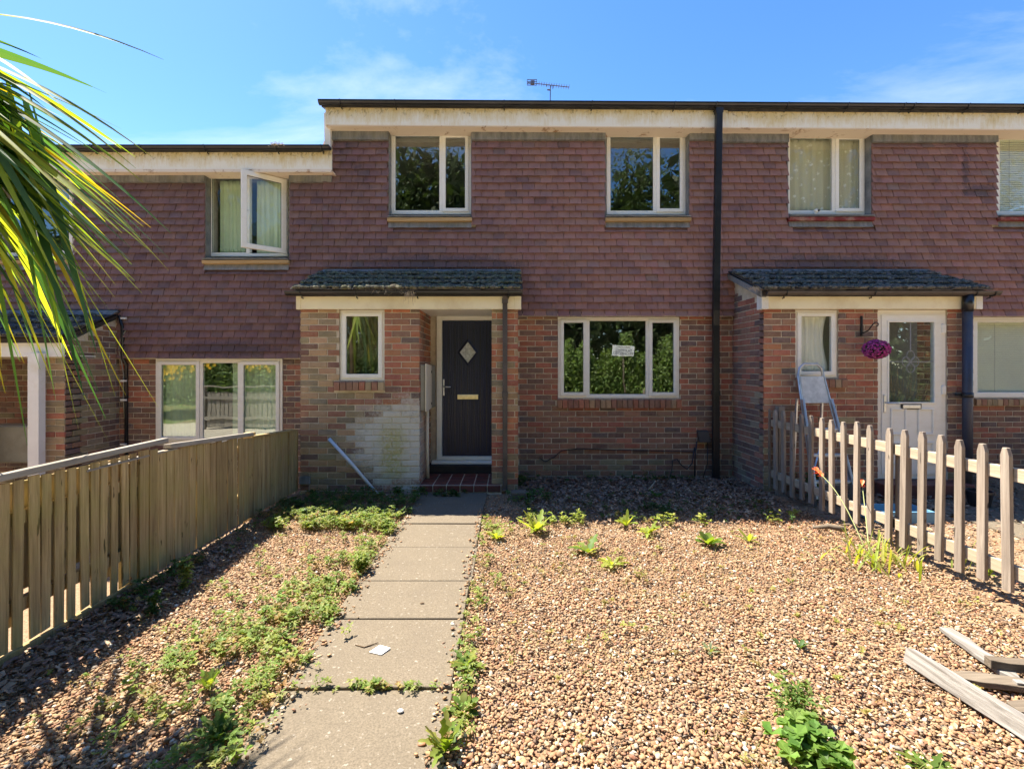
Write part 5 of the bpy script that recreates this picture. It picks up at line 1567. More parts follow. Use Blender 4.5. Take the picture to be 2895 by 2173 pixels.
bush_thing('leafy_weed', 'lush round leaved green weed at the bottom right of the gravel', 1745, 1650, .12, .13, 34, 1, [(.11, .20, .04), (.14, .23, .05), (.09, .17, .035)], .05, 7, .85)
bush_thing('leafy_weed', 'taller narrow leaved weed behind the lush bottom right weed', 1715, 1560, .17, .10, 30, 2, [(.10, .17, .04), (.15, .21, .05)], .035, 6, .35)
bush_thing('leafy_weed', 'bright green tuft against the left edge of the path', 780, 1238, .15, .07, 26, 3, YG, .03)
bush_thing('leafy_weed', 'pale nettle like weed standing beside the board fence', 400, 1275, .20, .05, 9, 4, [(.16, .22, .08), (.20, .25, .10)], .045)
bush_thing('leafy_weed', 'dark nettle like weed in the shade of the board fence', 330, 1330, .14, .07, 12, 5, SHG, .035)
bush_thing('leafy_weed', 'green weed poking through the shaded far pickets', 1760, 1085, .34, .07, 16, 6, [(.06, .13, .05), (.08, .15, .06)], .06)
bush_thing('leafy_weed', 'grey twiggy dead plant at the foot of the darkest pickets', 1705, 1062, .28, .12, 30, 7, [(.11, .11, .08), (.15, .14, .10)], .03)
bush_thing('leafy_weed', 'small lime seedling at the shade edge near the fence', 1712, 1118, .08, .05, 10, 8, LIME, .03)
bush_thing('leafy_weed', 'clover like weed around the drain block by the porch pier', 1112, 1052, .14, .16, 26, 9, [(.06, .13, .04), (.07, .15, .045)], .045, 6, .9)

# crocosmia with orange flowers beside the pickets
cx_, cy_ = P(1850, 1210)
cro = thing('crocosmia', 'clump of strap leaves with orange red flower spikes by the picket fence', 'plant', (cx_, cy_, 0))
r = random.Random(55)
for k in range(48):
    x, y = cx_ + r.gauss(.05, .12), cy_ + r.gauss(-.08, .18)
    v, f = leaf((x, y, .005), r.uniform(0, 6.283), R(r.uniform(45, 88)), r.uniform(.16, .46), .019, r.uniform(.1, .75), 8, .25, 'blade')
    m = MB(); m.add(v, f); o = m.build('leaf', M['leaf_o'], cro, True); o.color = (*jit(r.choice(LIME + [(.27, .30, .12)]), r, .2), 1)
M['orange'] = simple('orange_petal', (.72, .12, .03), .5, .3, .2, 40)
def spike(p0, p1, bend, nf, nm):
    pts = [Vector(p0) * (1 - t) + Vector(p1) * t + Vector((0, 0, bend * math.sin(math.pi * t))) for t in [i / 8 for i in range(9)]]
    MB().tube(pts, [.005 - .0003 * i for i in range(9)], 6).build('flower_stem', M['stem'], cro, True)
    d = (pts[-1] - pts[-3]).normalized()
    m = MB()
    for k in range(nf):
        c = pts[-1] - d * (.026 * k)
        for q in range(3):
            v, f = leaf(tuple(c), math.atan2(d.y, d.x) + r.uniform(-.5, .5), R(r.uniform(-10, 60)), .075 - .004 * k, .030, .3, 3, .5, 'lance')
            m.add(v, f)
    m.build('flower', M['orange'], cro, True)
M['stem'] = simple('pale_green_stem', (.30, .33, .14), .6, .3, .1)
tx, tz = at(2312, 1333, 4.55)
tx2, tz2 = at(2437, 1364, 4.5)
spike((cx_ + .1, cy_, .02), (tx, 4.55, tz), .10, 4, 0)
spike((cx_ + .12, cy_ + .02, .02), (tx2, 4.5, tz2), .02, 3, 1)
# strap leaf tufts along the pickets
for i, (dx_, dy_, n, h, lb_) in enumerate([(1965, 1225, 16, .30, 'tuft of long grass like leaves under the middle pickets'), (2080, 1230, 7, .28, 'few upright grass leaves between two near pickets'), (1905, 1190, 12, .26, 'grass tuft directly right of the orange flowers')]):
    x, y = P(dx_, dy_)
    t = thing('grass_tuft', lb_, 'grass', (x, y, 0), 'grass tufts along the picket fence')
    for k in range(n):
        v, f = leaf((x + r.gauss(0, .05), y + r.gauss(0, .06), .004), r.uniform(0, 6.283), R(r.uniform(40, 85)), h * r.uniform(.5, 1.1), .012, r.uniform(.15, .7), 7, .25, 'blade')
        m = MB(); m.add(v, f); o = m.build('leaf', M['leaf_o'], t, True); o.color = (*jit(r.choice(LIME + [(.3, .27, .12)]), r, .2), 1)

# ------------------------------------------------------------------ palm on the left
PS = 1.25
PC = Vector((-3.14, 2.25, 3.12))
palm = thing('cabbage_palm', 'palm with long drooping green strap leaves hanging in from the left', 'palm tree', (PC.x, PC.y, LOW))
MB().tube([(PC.x + .02, PC.y + .01, LOW - .02), (PC.x - .01, PC.y, .8), (PC.x + .01, PC.y - .01, 1.7), (PC.x, PC.y, PC.z + .05)], [.10, .075, .065, .05], 12).build('trunk', M['bark'], palm, True)
r = random.Random(12)
PG = [(0.033, 0.091, 0.046), (0.039, 0.098, 0.058), (0.286, 0.364, 0.052), (0.058, 0.143, 0.052), (0.078, 0.169, 0.052), (0.046, 0.117, 0.065), (0.104, 0.195, 0.052), (0.169, 0.26, 0.046), (0.046, 0.111, 0.078), (0.221, 0.299, 0.052), (0.26, 0.325, 0.058)]
PYL = [(.28, .26, .03), (.35, .28, .03), (.24, .25, .035)]
def palm_leaf(az, el, Ln, Wd, droop, col, tw=None, off=(0, 0, 0)):
    p = PC + Vector(off) * PS
    v, f = leaf(tuple(p), az, el, Ln * PS, Wd * PS, droop, 14, .45, 'blade', r.uniform(-.9, .9) if tw is None else tw)
    m = MB(); m.add(v, f)
    o = m.build('leaf', M['palm'], palm, True); o.color = (*col, 1)
    return o
for k in range(244):
    t = r.random()
    az = r.gauss(.30, .42) if k < 222 else r.uniform(1.5, 4.8)
    el = R(r.choice([r.uniform(-72, -38), r.uniform(-55, -15), r.uniform(-40, 0), r.uniform(-28, 12)]))
    Ln = r.uniform(.76, 1.08)
    if el > R(-12): Ln *= .84
    dr = r.uniform(.22, .5) * (1.15 if el > 0 else .9)
    if el < R(-35): dr *= .5
    col = jit(r.choice(PYL if r.random() < .10 else PG), r, .2)
    palm_leaf(az, el, Ln, r.uniform(.042, .072), dr, col, off=(r.uniform(-.05, .05), r.uniform(-.05, .05), r.uniform(-.16, .06)))
for k in range(50):
    palm_leaf(r.gauss(.2, .7), R(r.uniform(-88, -58)), r.uniform(.95, 1.42), r.uniform(.034, .055), r.uniform(.0, .12), jit(r.choice(PYL[:1] + PG), r, .2), off=(r.uniform(.1, .52), r.uniform(-.1, .35), r.uniform(-.3, -.05)))
# the high blades against the sky
for (az, el, Ln, dr, wd) in ((-.02, 25, 1.22, .36, .10), (.12, 17, 1.2, .34, .03), (.3, 2, 1.02, .40, .036), (.2, -8, 1.04, .36, .04), (.1, -3, 1.06, .42, .036)):
    palm_leaf(az, R(el), Ln, wd, dr, jit((.16, .21, .04), r, .1), 1.3)

# ------------------------------------------------------------------ loose things
M['grey_pipe'] = simple('grey_white_plastic_pipe', (.62, .65, .68), .4, .45, .05, 6)
p0 = at(930, 1240, 5.93); p1 = at(1068, 1388, 5.90)
tag(MB().tube([(p0[0], 5.935, p0[1]), (p0[0] * .5 + p1[0] * .5, 5.90, (p0[1] + p1[1]) / 2), (p1[0], 5.88, .0)], .021, 12).build('plastic_pipe', M['grey_pipe'], None, True, recenter=True), 'pale grey plastic pipe leaning against the porch brickwork', 'pipe')

# stepladder
lad = thing('stepladder', 'aluminium stepladder with paint splashed platform behind the picket fence', 'ladder', (3.55, 5.5, 0))
M['alu'] = simple('worn_aluminium', (.58, .60, .63), .38, .5, .15, 12, metal=.85, dirt=(.4, .42, .42))
M['pale_step'] = simple('pale_step_plastic', (.55, .56, .52), .5, .3, .15, 14, dirt=(.8, .8, .76))
xl, xr = 3.435, 3.735
TL, TR = Vector((xl, 5.80, 1.48)), Vector((xr, 5.80, 1.48))
BL, BR = Vector((3.36, 5.36, .0)), Vector((3.80, 5.36, .0))
arch = [BL, BL * .5 + TL * .5, TL + Vector((0, .005, -.06)), TL + Vector((.02, .01, .04)), TL + Vector((.07, .015, .085)), TR + Vector((-.07, .015, .085)), TR + Vector((-.02, .01, .04)), TR + Vector((0, .005, -.06)), BR * .5 + TR * .5, BR]
MB().tube(arch, .017, 10).build('front_frame', M['alu'], lad, True)
for s, (a, b) in enumerate(((BL, TL), (BR, TR))):
    q0, q1 = a + Vector((0, -.012, .08)), a * .22 + b * .78 + Vector((0, -.012, 0))
    MB().bar(q0, q1, .026, .05, (0, -1, .3)).build('side_rail', M['alu'], lad, bev=.004)
    rb = Vector((a.x + (.06 if s == 0 else -.06), 5.9, 0))
    MB().bar(rb, Vector((b.x, 5.83, 1.16)), .022, .03, (0, -1, .3)).build('rear_leg', M['alu'], lad, bev=.004)
def lerp(t, zq):
    return BL + (TL - BL) * t, BR + (TR - BR) * t
for t in (.17, .36, .55):
    a, b = lerp(t, 0)
    MB().hexa([a + Vector((.01, -.03, -.012)), b + Vector((-.01, -.03, -.012)), b + Vector((-.01, .05, -.012)), a + Vector((.01, .05, -.012)), a + Vector((.01, -.03, .016)), b + Vector((-.01, -.03, .016)), b + Vector((-.01, .05, .016)), a + Vector((.01, .05, .016))]).build('tread', M['pale_step'], lad, bev=.004)
a, b = lerp(.75, 0); c, d = lerp(.96, 0)
MB().hexa([a + Vector((.016, .0, 0)), b + Vector((-.016, 0, 0)), b + Vector((-.016, .025, 0)), a + Vector((.016, .025, 0)), c + Vector((.016, .0, 0)), d + Vector((-.016, 0, 0)), d + Vector((-.016, .025, 0)), c + Vector((.016, .025, 0))]).build('folded_platform', M['pale_step'], lad, bev=.006)
a, b = lerp(.2, 0); MB().bar(a + Vector((.02, .03, 0)), Vector((3.74, 5.86, .62)), .018, .012, (0, -1, .3)).build('brace', M['alu'], lad)

# hanging ball of purple flowers
bxc, bzc = at(2477, 987, 5.72)
ball = thing('hanging_flower_ball', 'round magenta artificial flower ball hanging beside the white door', 'flower ball', (bxc, 5.72, bzc - .11))
m = MB(); rs2 = np.random.RandomState(4); r = random.Random(4)
M['magenta'] = col_mat('magenta_petal', .6, .3, 40, .25)
for k in range(620):
    d = rs2.normal(size=3); d /= np.linalg.norm(d)
    p = np.array([bxc, 5.72, bzc]) + d * np.array([.135, .135, .105]) * rs2.uniform(.86, 1.0)
    u = np.cross(d, rs2.normal(size=3)); u /= np.linalg.norm(u); v_ = np.cross(d, u)
    s = rs2.uniform(.010, .018); n_ = d * s * .8
    c = [(.50, .03, .32), (.60, .05, .38), (.38, .02, .28), (.2, .015, .15), (.07, .08, .04)][rs2.choice(5, p=[.35, .3, .2, .1, .05])]
    m.add([p, p + u * s + n_, p + v_ * s + n_, p - u * s + n_, p - v_ * s + n_], [(0, 1, 2), (0, 2, 3), (0, 3, 4), (0, 4, 1)], c)
tag(m.build('petals', M['magenta'], ball), kind='stuff')
M['dark_green'] = simple('dark_green_core', (.03, .05, .02), .8, .1)
cm = MB(); cm.add(ICO1[0] * np.array([.115, .115, .09]) + np.array([bxc, 5.72, bzc]), ICO1[1].tolist()); cm.build('core', M['dark_green'], ball, True)
MB().tube([(bxc, 5.72, bzc + .10), (bxc, 5.72, at(0, 917, 5.72)[1])], .0025, 5).build('chain', M['black'], ball)
hz_ = at(0, 915, 5.72)[1]; kx = at(2434, 0, YP)[0]
brk = thing('hanging_bracket', 'dark curled iron bracket fixed to the bricks beside the white door', 'bracket', (kx, YP, hz_))
kz0, kz1 = at(0, 950, YP)[1], at(0, 893, YP)[1]
MB().box(kx - .012, kx + .012, YP - .018, YP - .002, kz0, kz1).build('back_plate', M['black'], brk, bev=.003)
pts = [(kx, YP - .02, kz0 + .03), ((kx + bxc) / 2, 5.84, hz_ - .07), (bxc - .02, 5.74, hz_ + .0), (bxc, 5.72, hz_ + .02), (bxc + .02, 5.71, hz_ + .0), (bxc + .012, 5.715, hz_ - .03), (bxc, 5.72, hz_ - .02)]
MB().tube(pts, .007, 6).build('arm', M['black'], brk, True)

# security camera on the right-hand upper sill
sx, sz = at(2305, 598, 6.84)
scm = thing('security_camera', 'small white ball camera on the red painted upper window sill', 'camera', (sx, 6.82, sz - .05))
m = MB(); m.add(ICO1[0] * .034 + np.array([sx, 6.82, sz]), ICO1[1].tolist()); m.build('ball_housing', M['upvc'], scm, True)
MB().tube([(sx + .012, 6.80, sz), (sx + .018, 6.783, sz)], .016, 10).build('lens', M['black'], scm, True)
MB().tube([(sx - .03, 6.82, sz - .045), (sx, 6.82, sz - .02)], .016, 8).build('stand', M['upvc'], scm, True)

# television aerial on the roof
ya = 9.2
ax0, az0 = at(1554, 300, ya)
aer = thing('television_aerial', 'thin metal television aerial standing above the middle roof', 'aerial', (ax0, ya, 5.8))
M['aer'] = simple('dull_aerial_metal', (.16, .15, .19), .5, .5, .1)
pt = lambda px, py, yq=ya: (at(px, py, yq)[0], yq, at(px, py, yq)[1])
MB().tube([(ax0, ya, 5.6), pt(1556, 252)], .010, 6).build('mast', M['aer'], aer)
MB().tube([pt(1547, 254), pt(1557, 255)], .014, 6).build('mast_clamp', M['aer'], aer)
MB().tube([pt(1492, 234), pt(1610, 247)], .008, 6).build('boom', M['aer'], aer)
MB().tube([pt(1556, 254), pt(1556, 241)], .010, 6).build('boom_bracket', M['aer'], aer)
gr = MB().ring(pt(1490, 0)[0], pt(1518, 0)[0], pt(0, 242)[2], pt(0, 225)[2], .009, ya - .006, ya + .006).build('reflector', M['aer'], aer)
for py in (231, 236.5):
    MB().tube([pt(1489, py), pt(1518, py)], .007, 5).build('reflector_bar', M['aer'], aer)
MB().box(pt(1500, 0)[0], pt(1511, 0)[0], ya - .03, ya + .03, pt(0, 239)[2], pt(0, 230)[2]).build('dipole_box', M['aer'], aer)
for px in range(1524, 1612, 7):
    MB().tube([(pt(px, 0)[0], ya - .07, pt(0, 237 + (px - 1520) * .11)[2]), (pt(px, 0)[0], ya + .07, pt(0, 237 + (px - 1520) * .11)[2])], .005, 5).build('director', M['aer'], aer)
for px, py in ((1546, 245), (1563, 252)):
    MB().tube([pt(px, 240), pt(px, py)], .007, 5).build('director', M['aer'], aer)

# planks in the lower right
def plank(label, a, b, wd, th_, mat, roll=0.0, jag=True):
    a, b = Vector(a), Vector(b); d = (b - a).normalized()
    up = Vector((math.sin(roll), 0, math.cos(roll))); sd_ = d.cross(up).normalized(); up = sd_.cross(d).normalized()
    m = MB(); n = 8; rr = random.Random(int(a.x * 1000) + int(wd * 1e4))
    for i in range(n + 1):
        c = a + (b - a) * (i / n) + up * rr.uniform(-.003, .003)
        e = rr.uniform(.84, 1.04) if i not in (0, n) else rr.uniform(.35, .85)
        for (s, u) in ((-1, -1), (1, -1), (1, 1), (-1, 1)):
            m.v.append(c + sd_ * s * wd / 2 * e + up * u * th_ / 2)
    for i in range(n):
        q = 4 * i
        for k in range(4):
            k2 = (k + 1) % 4; m.f.append((q + k, q + k2, q + 4 + k2, q + 4 + k))
    m.f += [(3, 2, 1, 0), tuple(4 * n + k for k in range(4))]
    o = m.build('old_plank', M[mat], None, recenter=True, bev=.003)
    return tag(o, label, 'plank', 'old planks lying on the gravel')
plank('long flaking white beam lying nearest on the gravel at lower right', (2.045, 2.50, .05), (2.20, 1.25, .05), .075, .075, 'plank', .25)
plank('thin pale plank pointing towards the picket fence at lower right', (2.50, 2.80, .025), (2.42, 2.33, .035), .085, .022, 'plank')
plank('short grey plank end resting on top of the plank pile', (2.37, 2.42, .062), (2.95, 2.33, .055), .06, .045, 'plank2')
plank('split brown plank lying across behind the white beam', (2.16, 2.36, .03), (2.75, 2.18, .04), .09, .028, 'plank2')
plank('narrow bleached batten in the middle of the plank pile', (2.36, 2.28, .045), (2.9, 2.16, .045), .045, .03, 'plank')
plank('greenish rotten plank partly hidden behind the white beam', (2.20, 2.13, .03), (2.7, 2.12, .05), .10, .03, 'plank2')

# litter on the path and gravel
x, y = gnd(820, 1412)
tag(MB().hexa([(x - .05, y - .02, .019), (x + .02, y - .045, .019), (x + .055, y + .012, .019), (x - .01, y + .045, .019), (x - .05, y - .02, .024), (x + .02, y - .045, .024), (x + .055, y + .012, .027), (x - .01, y + .045, .024)]).build('paper_scrap', M['white'], None, recenter=True), 'white scrap lying on the middle of the path', 'litter')
x, y = gnd(865, 1545)
cm = MB(); cm.add(ICO1[0] * np.array([.014, .012, .006]) + np.array([x, y, .022]), ICO1[1].tolist())
tag(cm.build('white_stone', M['white'], None, True, recenter=True), 'small white stone on the lowest visible path slab', 'stone')
x, y = gnd(790, 1403)
tag(MB().tube([(x - .06, y + .012, .022), (x - .005, y - .012, .021), (x + .06, y + .03, .024)], [.003, .004, .002], 5).build('twig', M['bark'], None, True, recenter=True), 'bent dark twig on the path beside the white scrap', 'twig')
for i, (dx_, dy_, lb_) in enumerate(((912, 1310, 'dark lump on the path slab in the sun'), (672, 1437, 'brown curled leaf on the left of the path slab'))):
    x, y = gnd(dx_, dy_)
    cm = MB(); cm.add(ICO0[0] * np.array([.016, .009, .007]) + np.array([x, y, .023]), ICO0[1].tolist())
    tag(cm.build('debris', M['bark'], None, recenter=True), lb_, 'debris')
x, y = gnd(1558, 1027)
tag(MB().hexa([(x - .09, y - .03, .03), (x + .1, y - .05, .03), (x + .1, y + .0, .03), (x - .09, y + .02, .03), (x - .09, y - .03, .04), (x + .1, y - .05, .045), (x + .1, y + .0, .055), (x - .09, y + .02, .05)]).build('plastic_strip', M['grey_pipe'], None, recenter=True), 'torn white plastic strip on the dead leaves near the downpipe', 'litter')
x, y = gnd(1405, 1062)
tag(MB().tube([(x - .03, y, .02), (x, y, .05), (x + .07, y + .01, .14)], [.008, .009, .006], 6).build('dry_stalk', M['rail'], None, True, recenter=True), 'pale broken dry stalk standing in the shaded gravel', 'stalk')
x, y = gnd(1805, 1150)
tag(MB().tube([(x - .18, y + .05, .03), (x - .05, y + .03, .05), (x + .05, y - .02, .04), (x + .12, y + .02, .02)], [.012, .025, .03, .012], 7).build('driftwood_piece', M['plank2'], None, True, recenter=True), 'grey twisted piece of bark by the picket fence', 'wood')
# blue tray and pot behind the fence
M['blue'] = simple('faded_blue_plastic', (.13, .30, .45), .5, .4, .1)
x0_, y0_ = 3.60, 4.75
t = MB(); t.ring(x0_, x0_ + .55, 0, .30, .02, 0, .12)
t.v = [(x, y0_ + z, y * 1.0) for x, y, z in t.v]
tr = thing('blue_crate', 'pale blue plastic tray on the ground behind the pickets', 'tray', (x0_ + .27, y0_ + .15, 0))
t.build('tray_side', M['blue'], tr, bev=.004)
MB().box(x0_ + .02, x0_ + .53, y0_ + .02, y0_ + .28, .004, .016).build('tray_floor', M['blue'], tr)
qx, qy = 5.15, 5.35
m = MB(); n = 18
for (rr, z) in ((.09, 0), (.12, .16), (.13, .16), (.13, .18), (.11, .18), (.10, .10)):
    for k in range(n):
        m.v.append((qx + rr * math.cos(k * 6.2832 / n), qy + rr * math.sin(k * 6.2832 / n), z))
for j in range(5):
    for k in range(n):
        k2 = (k + 1) % n; m.f.append((j * n + k, j * n + k2, (j + 1) * n + k2, (j + 1) * n + k))
m.f.append(tuple(5 * n + k for k in range(n)))
tag(m.build('plant_pot', M['black'], None, recenter=True), 'black plastic plant pot behind the fence near the faded downpipe', 'pot')
tag(MB().box(4.55, 6.6, 4.3, 5.6, -.03, .012).build('neighbour_path', M['slab']), kind='structure')

# curtains and blinds
M['lace'] = None
t = NT('lace_curtain'); p = t.pos()
vo = t.n('ShaderNodeTexVoronoi'); vo.inputs['Scale'].default_value = 11; t.l(t.mapping(p, (1, .2, 1)), vo.inputs['Vector'])
X, Y, Z = t.xyz(p)
fl_ = t.math('MULTIPLY', t.smooth(vo.outputs['Distance'], .32, .18), t.smooth(t.noise(p, 40, 3), .35, .6))
c = t.mix(fl_, (.60, .57, .42), (.88, .87, .80))
M['lace'] = t.done(t.principled(c, .9, .1))
curtain('curtain', 'green sheer curtain behind the open upper casement of the left house', xw_(612), xw_(690), zw_(716), zw_(505), 6.985, M['curtain_green'], 4, .012, 1)
curtain('curtain', 'pale green sheer curtain on the right half of the left upper window', xw_(718), xw_(820), zw_(716), zw_(505), 6.985, M['curtain_green'], 5, .012, 2)
curtain('curtain', 'patterned lace net curtain in the upper window of the right house', xw_(2215), xw_(2452), zw_(600), zw_(384), 6.972, M['lace'], 9, .016, 3)
curtain('curtain', 'gathered white net curtain in the small porch window of the right house', Wq[0] - .02, Wq[1] - .05, Wq[2] + .06, Wq[3], 6.085, M['curtain_white'], 6, .012, 4, .12)
curtain('curtain', 'pale net curtain drawn to the left of the lower left window', Fw[0] - .02, Fw[0] + .62, Fw[2] + .02, Fw[3], 6.90, M['curtain_green'], 7, .012, 5)
curtain('curtain', 'pale net curtain drawn to the right of the lower left window', Fw[1] - .75, Fw[1] + .02, Fw[2] + .02, Fw[3], 6.90, M['curtain_green'], 7, .012, 6)
blind('cream slatted blind in the far right upper window', xw_(2812) + .06, xw_(2812) + 1.04, zw_(601), zw_(386), 6.965)
blind('cream slatted blind in the ground floor window at the far right', Gq[0] + .07, Gq[1] - .07, Gq[2] + .07, Gq[3] - .06, 6.905)
# dried branches standing inside the white door
db = MB(); r = random.Random(6)
for k in range(70):
    x = r.uniform(px0 + .02, px1 - .08); b_ = (x, 6.12 + r.uniform(-.04, .06), .75)
    tpx = x + r.uniform(-.12, .16); h_ = pz0 + r.uniform(.05, .52) * (1.15 - abs(x - px0 - .12))
    db.tube([b_, ((x + tpx) / 2, b_[1], (.75 + h_) / 2 + .05), (tpx, b_[1] - .02, h_)], [.005, .004, .0015], 4, caps=False)
M['straw'] = simple('dry_straw', (.50, .40, .27), .8, .2, .2)
tag(db.build('dried_branches', M['straw'], None, recenter=True), 'pale dried branches standing behind the glass of the white door', 'branches', kind='stuff')
# straw and roots hanging over gutters
def straw(label, x, y, z, n, sp, ln, seed):
    r = random.Random(seed); m = MB()
    for k in range(n):
        a = Vector((x + r.gauss(0, sp), y + r.uniform(-.02, .03), z + r.uniform(0, .015)))
        b_ = a + Vector((r.uniform(-.05, .05), -.04, r.uniform(-.02, .02)))
        c_ = b_ + Vector((r.uniform(-.03, .03), -.012, -ln * r.uniform(.1, 1)))
        m.tube([a, b_, c_], [.0022, .002, .001], 4, caps=False)
    return tag(m.build('straw_wisps', M['straw'], None, recenter=True), label, 'straw', kind='stuff')
gx, gz = at(1155, 828, 5.80)
straw('bleached roots hanging over the middle porch gutter', gx, 5.83, gz + .0, 26, .035, .17, 1)
gx, gz = at(1090, 826, 5.82)
straw('dry straw caught along the middle porch gutter', gx, 5.85, gz + .01, 30, .07, .05, 2)
gx, gz = at(782, 411, 6.45)
straw('nest straw on the left house gutter', gx, 6.47, gz + .005, 50, .04, .03, 3)
gx, gz = at(2140, 815, 5.86)
straw('dry leaf bits at the left end of the right porch gutter', gx, 5.9, gz, 40, .06, .05, 4)

# ------------------------------------------------------------------ behind the camera: what the windows mirror
def crown(parent, cx, cy, cz, rx, ry, rz, n, s0, s1, cols, seed, name='crown'):
    rs_ = np.random.RandomState(seed)
    nc = max(10, n // 160)
    cl = rs_.normal(size=(nc, 3)); cl /= np.linalg.norm(cl, axis=1)[:, None]; cl *= rs_.uniform(.35, 1.0, (nc, 1)) ** .6
    cc = rs_.uniform(.7, 1.3, nc)
    ix = rs_.randint(0, nc, n)
    p = (cl[ix] + rs_.normal(size=(n, 3)) * .16) * np.array([rx, ry, rz]) + np.array([cx, cy, cz])
    if name == 'foliage':
        q = rs_.uniform(-1, 1, (n, 3))
        top = .75 + .25 * np.sin(q[:, 0] * 7 + seed) * np.cos(q[:, 0] * 17)
        p = np.stack([cx + q[:, 0] * rx, cy + q[:, 1] * ry, cz + (q[:, 2] * .5 + .5) * 2 * rz * top - rz], 1)
    p[:, 2] = np.maximum(p[:, 2], .05)
    u = rs_.normal(size=(n, 3)); u /= np.linalg.norm(u, axis=1)[:, None]
    v = np.cross(u, rs_.normal(size=(n, 3))); v /= np.linalg.norm(v, axis=1)[:, None]
    s = rs_.uniform(s0, s1, (n, 1))
    V = np.stack([p - u * s, p - v * s * .5, p + u * s, p + v * s * .5], 1).reshape(-1, 3)
    V[:, 2] = np.maximum(V[:, 2], .0)
    Fc = np.array([[0, 1, 2, 3]]) + (np.arange(n) * 4)[:, None]
    col = np.array(cols)[rs_.randint(0, len(cols), n)] * cc[ix][:, None] * rs_.uniform(.8, 1.2, (n, 1))
    return np_mesh(name, V, Fc, M['tree'], parent, np.repeat(np.clip(col, .01, .5), 4, 0))
def tree(label, x, y, h, rx, n, cols, seed, z0=None):
    t = thing('tree', label, 'tree', (x, y, 0), 'trees across the footpath, mirrored in the windows')
    r = random.Random(seed)
    MB().tube([(x, y, -.1), (x + .1, y, h * .3), (x - .1, y + .1, h * .8)], [.28, .2, .06], 9).build('trunk', M['bark'], t, True)
    for k in range(5):
        a = k * 1.3; MB().tube([(x + .05, y, h * (.3 + .08 * k)), (x + math.cos(a) * rx * .5, y + math.sin(a) * rx * .5, h * (.45 + .08 * k))], [.09, .03], 6).build('limb', M['bark'], t, True)
    z0 = .5 if z0 is None else z0
    crown(t, x, y, (h + z0) / 2, rx, rx * .8, (h - z0) / 2, n, .05, .12, cols, seed)
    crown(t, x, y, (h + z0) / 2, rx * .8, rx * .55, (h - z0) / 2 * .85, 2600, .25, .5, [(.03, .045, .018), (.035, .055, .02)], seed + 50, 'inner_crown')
DG = [(.06, .095, .03), (.08, .12, .04), (.10, .15, .05), (.07, .10, .045)]
MG = [(.07, .12, .03), (.09, .14, .035), (.06, .10, .03)]
for i, (x, y, h, rx, cols, lb_) in enumerate([
    (-15.5, -8.5, 11.5, 4.4, DG, 'far left dark tree mirrored in the left house windows'),
    (-9.5, -10.5, 12.5, 4.4, DG, 'dark tree mirrored in the left upper window'),
    (-3.5, -10.0, 12.5, 4.2, DG, 'dark dense tree mirrored left of the middle house'),
    (1.8, -11.0, 13, 4.4, DG, 'tall dark tree mirrored between the two middle upper windows'),
    (7.5, -10.5, 12.5, 4.4, DG, 'dark tree mirrored in the right upper window of the middle house'),
    (13.0, -10.0, 12.5, 4.6, DG, 'dark tree mirrored in the lace curtained window'),
    (19.0, -8.0, 11.5, 4.6, DG, 'dark tree mirrored at the far right')]):
    tree(lb_, x, y, h, rx, 13500, cols, 300 + i)
wd_ = crown(None, 0, -17.5, 6.2, 46, 2.0, 6.2, 22000, .25, .55, [(.05, .08, .025), (.07, .11, .035), (.04, .065, .025)], 77, 'foliage')
wd_.name = 'woodland'; tag(wd_, 'dark wood behind the trees across the footpath, mirrored in the windows', 'wood', kind='stuff')
def hedge(label, x0, x1, y, h, n, cols, seed):
    t = thing('hedge', label, 'hedge', ((x0 + x1) / 2, y, 0), 'hedges mirrored in the ground floor windows')
    rs_ = np.random.RandomState(seed); k = max(2, int((x1 - x0) / .8))
    stm = random.Random(seed)
    for i in range(k):
        sx_ = x0 + (x1 - x0) * (i + .5) / k
        MB().tube([(sx_, y, -.02), (sx_ + stm.uniform(-.2, .2), y, h * .6)], [.03, .012], 5).build('stem', M['bark'], t)
    crown(t, (x0 + x1) / 2, y, h * .5, (x1 - x0) / 2 * 1.02, .8, h * .55, n * 2, .05, .10, cols, seed, 'foliage')
    crown(t, (x0 + x1) / 2, y - .3, h * .45, (x1 - x0) / 2, .4, h * .45, n // 4, .15, .3, [(.04, .06, .02)], seed, 'foliage')
hedge('sunlit bushy hedge mirrored in the big front window', 1.2, 7.4, -6.9, 2.9, 9000, [(.17, .27, .07), (.21, .30, .09), (.24, .31, .11), (.16, .22, .08)], 41)
hedge('lower hedge mirrored at the right of the front window', 6.8, 11.5, -7.6, 1.9, 5000, MG, 42)
hedge('shaded hedge mirrored in the small porch window', -6.5, 1.0, -7.4, 2.6, 7000, DG + MG, 43)
hedge('tall dark hedge mirrored in the windows of the right house', 11.0, 26.0, -7.4, 3.0, 8000, DG + MG, 45)
hedge('pale leaved hedge mirrored in the lower left window', -17.5, -7.0, -6.6, 2.6, 9000, [(.20, .28, .12), (.24, .31, .15), (.16, .23, .09)], 44)
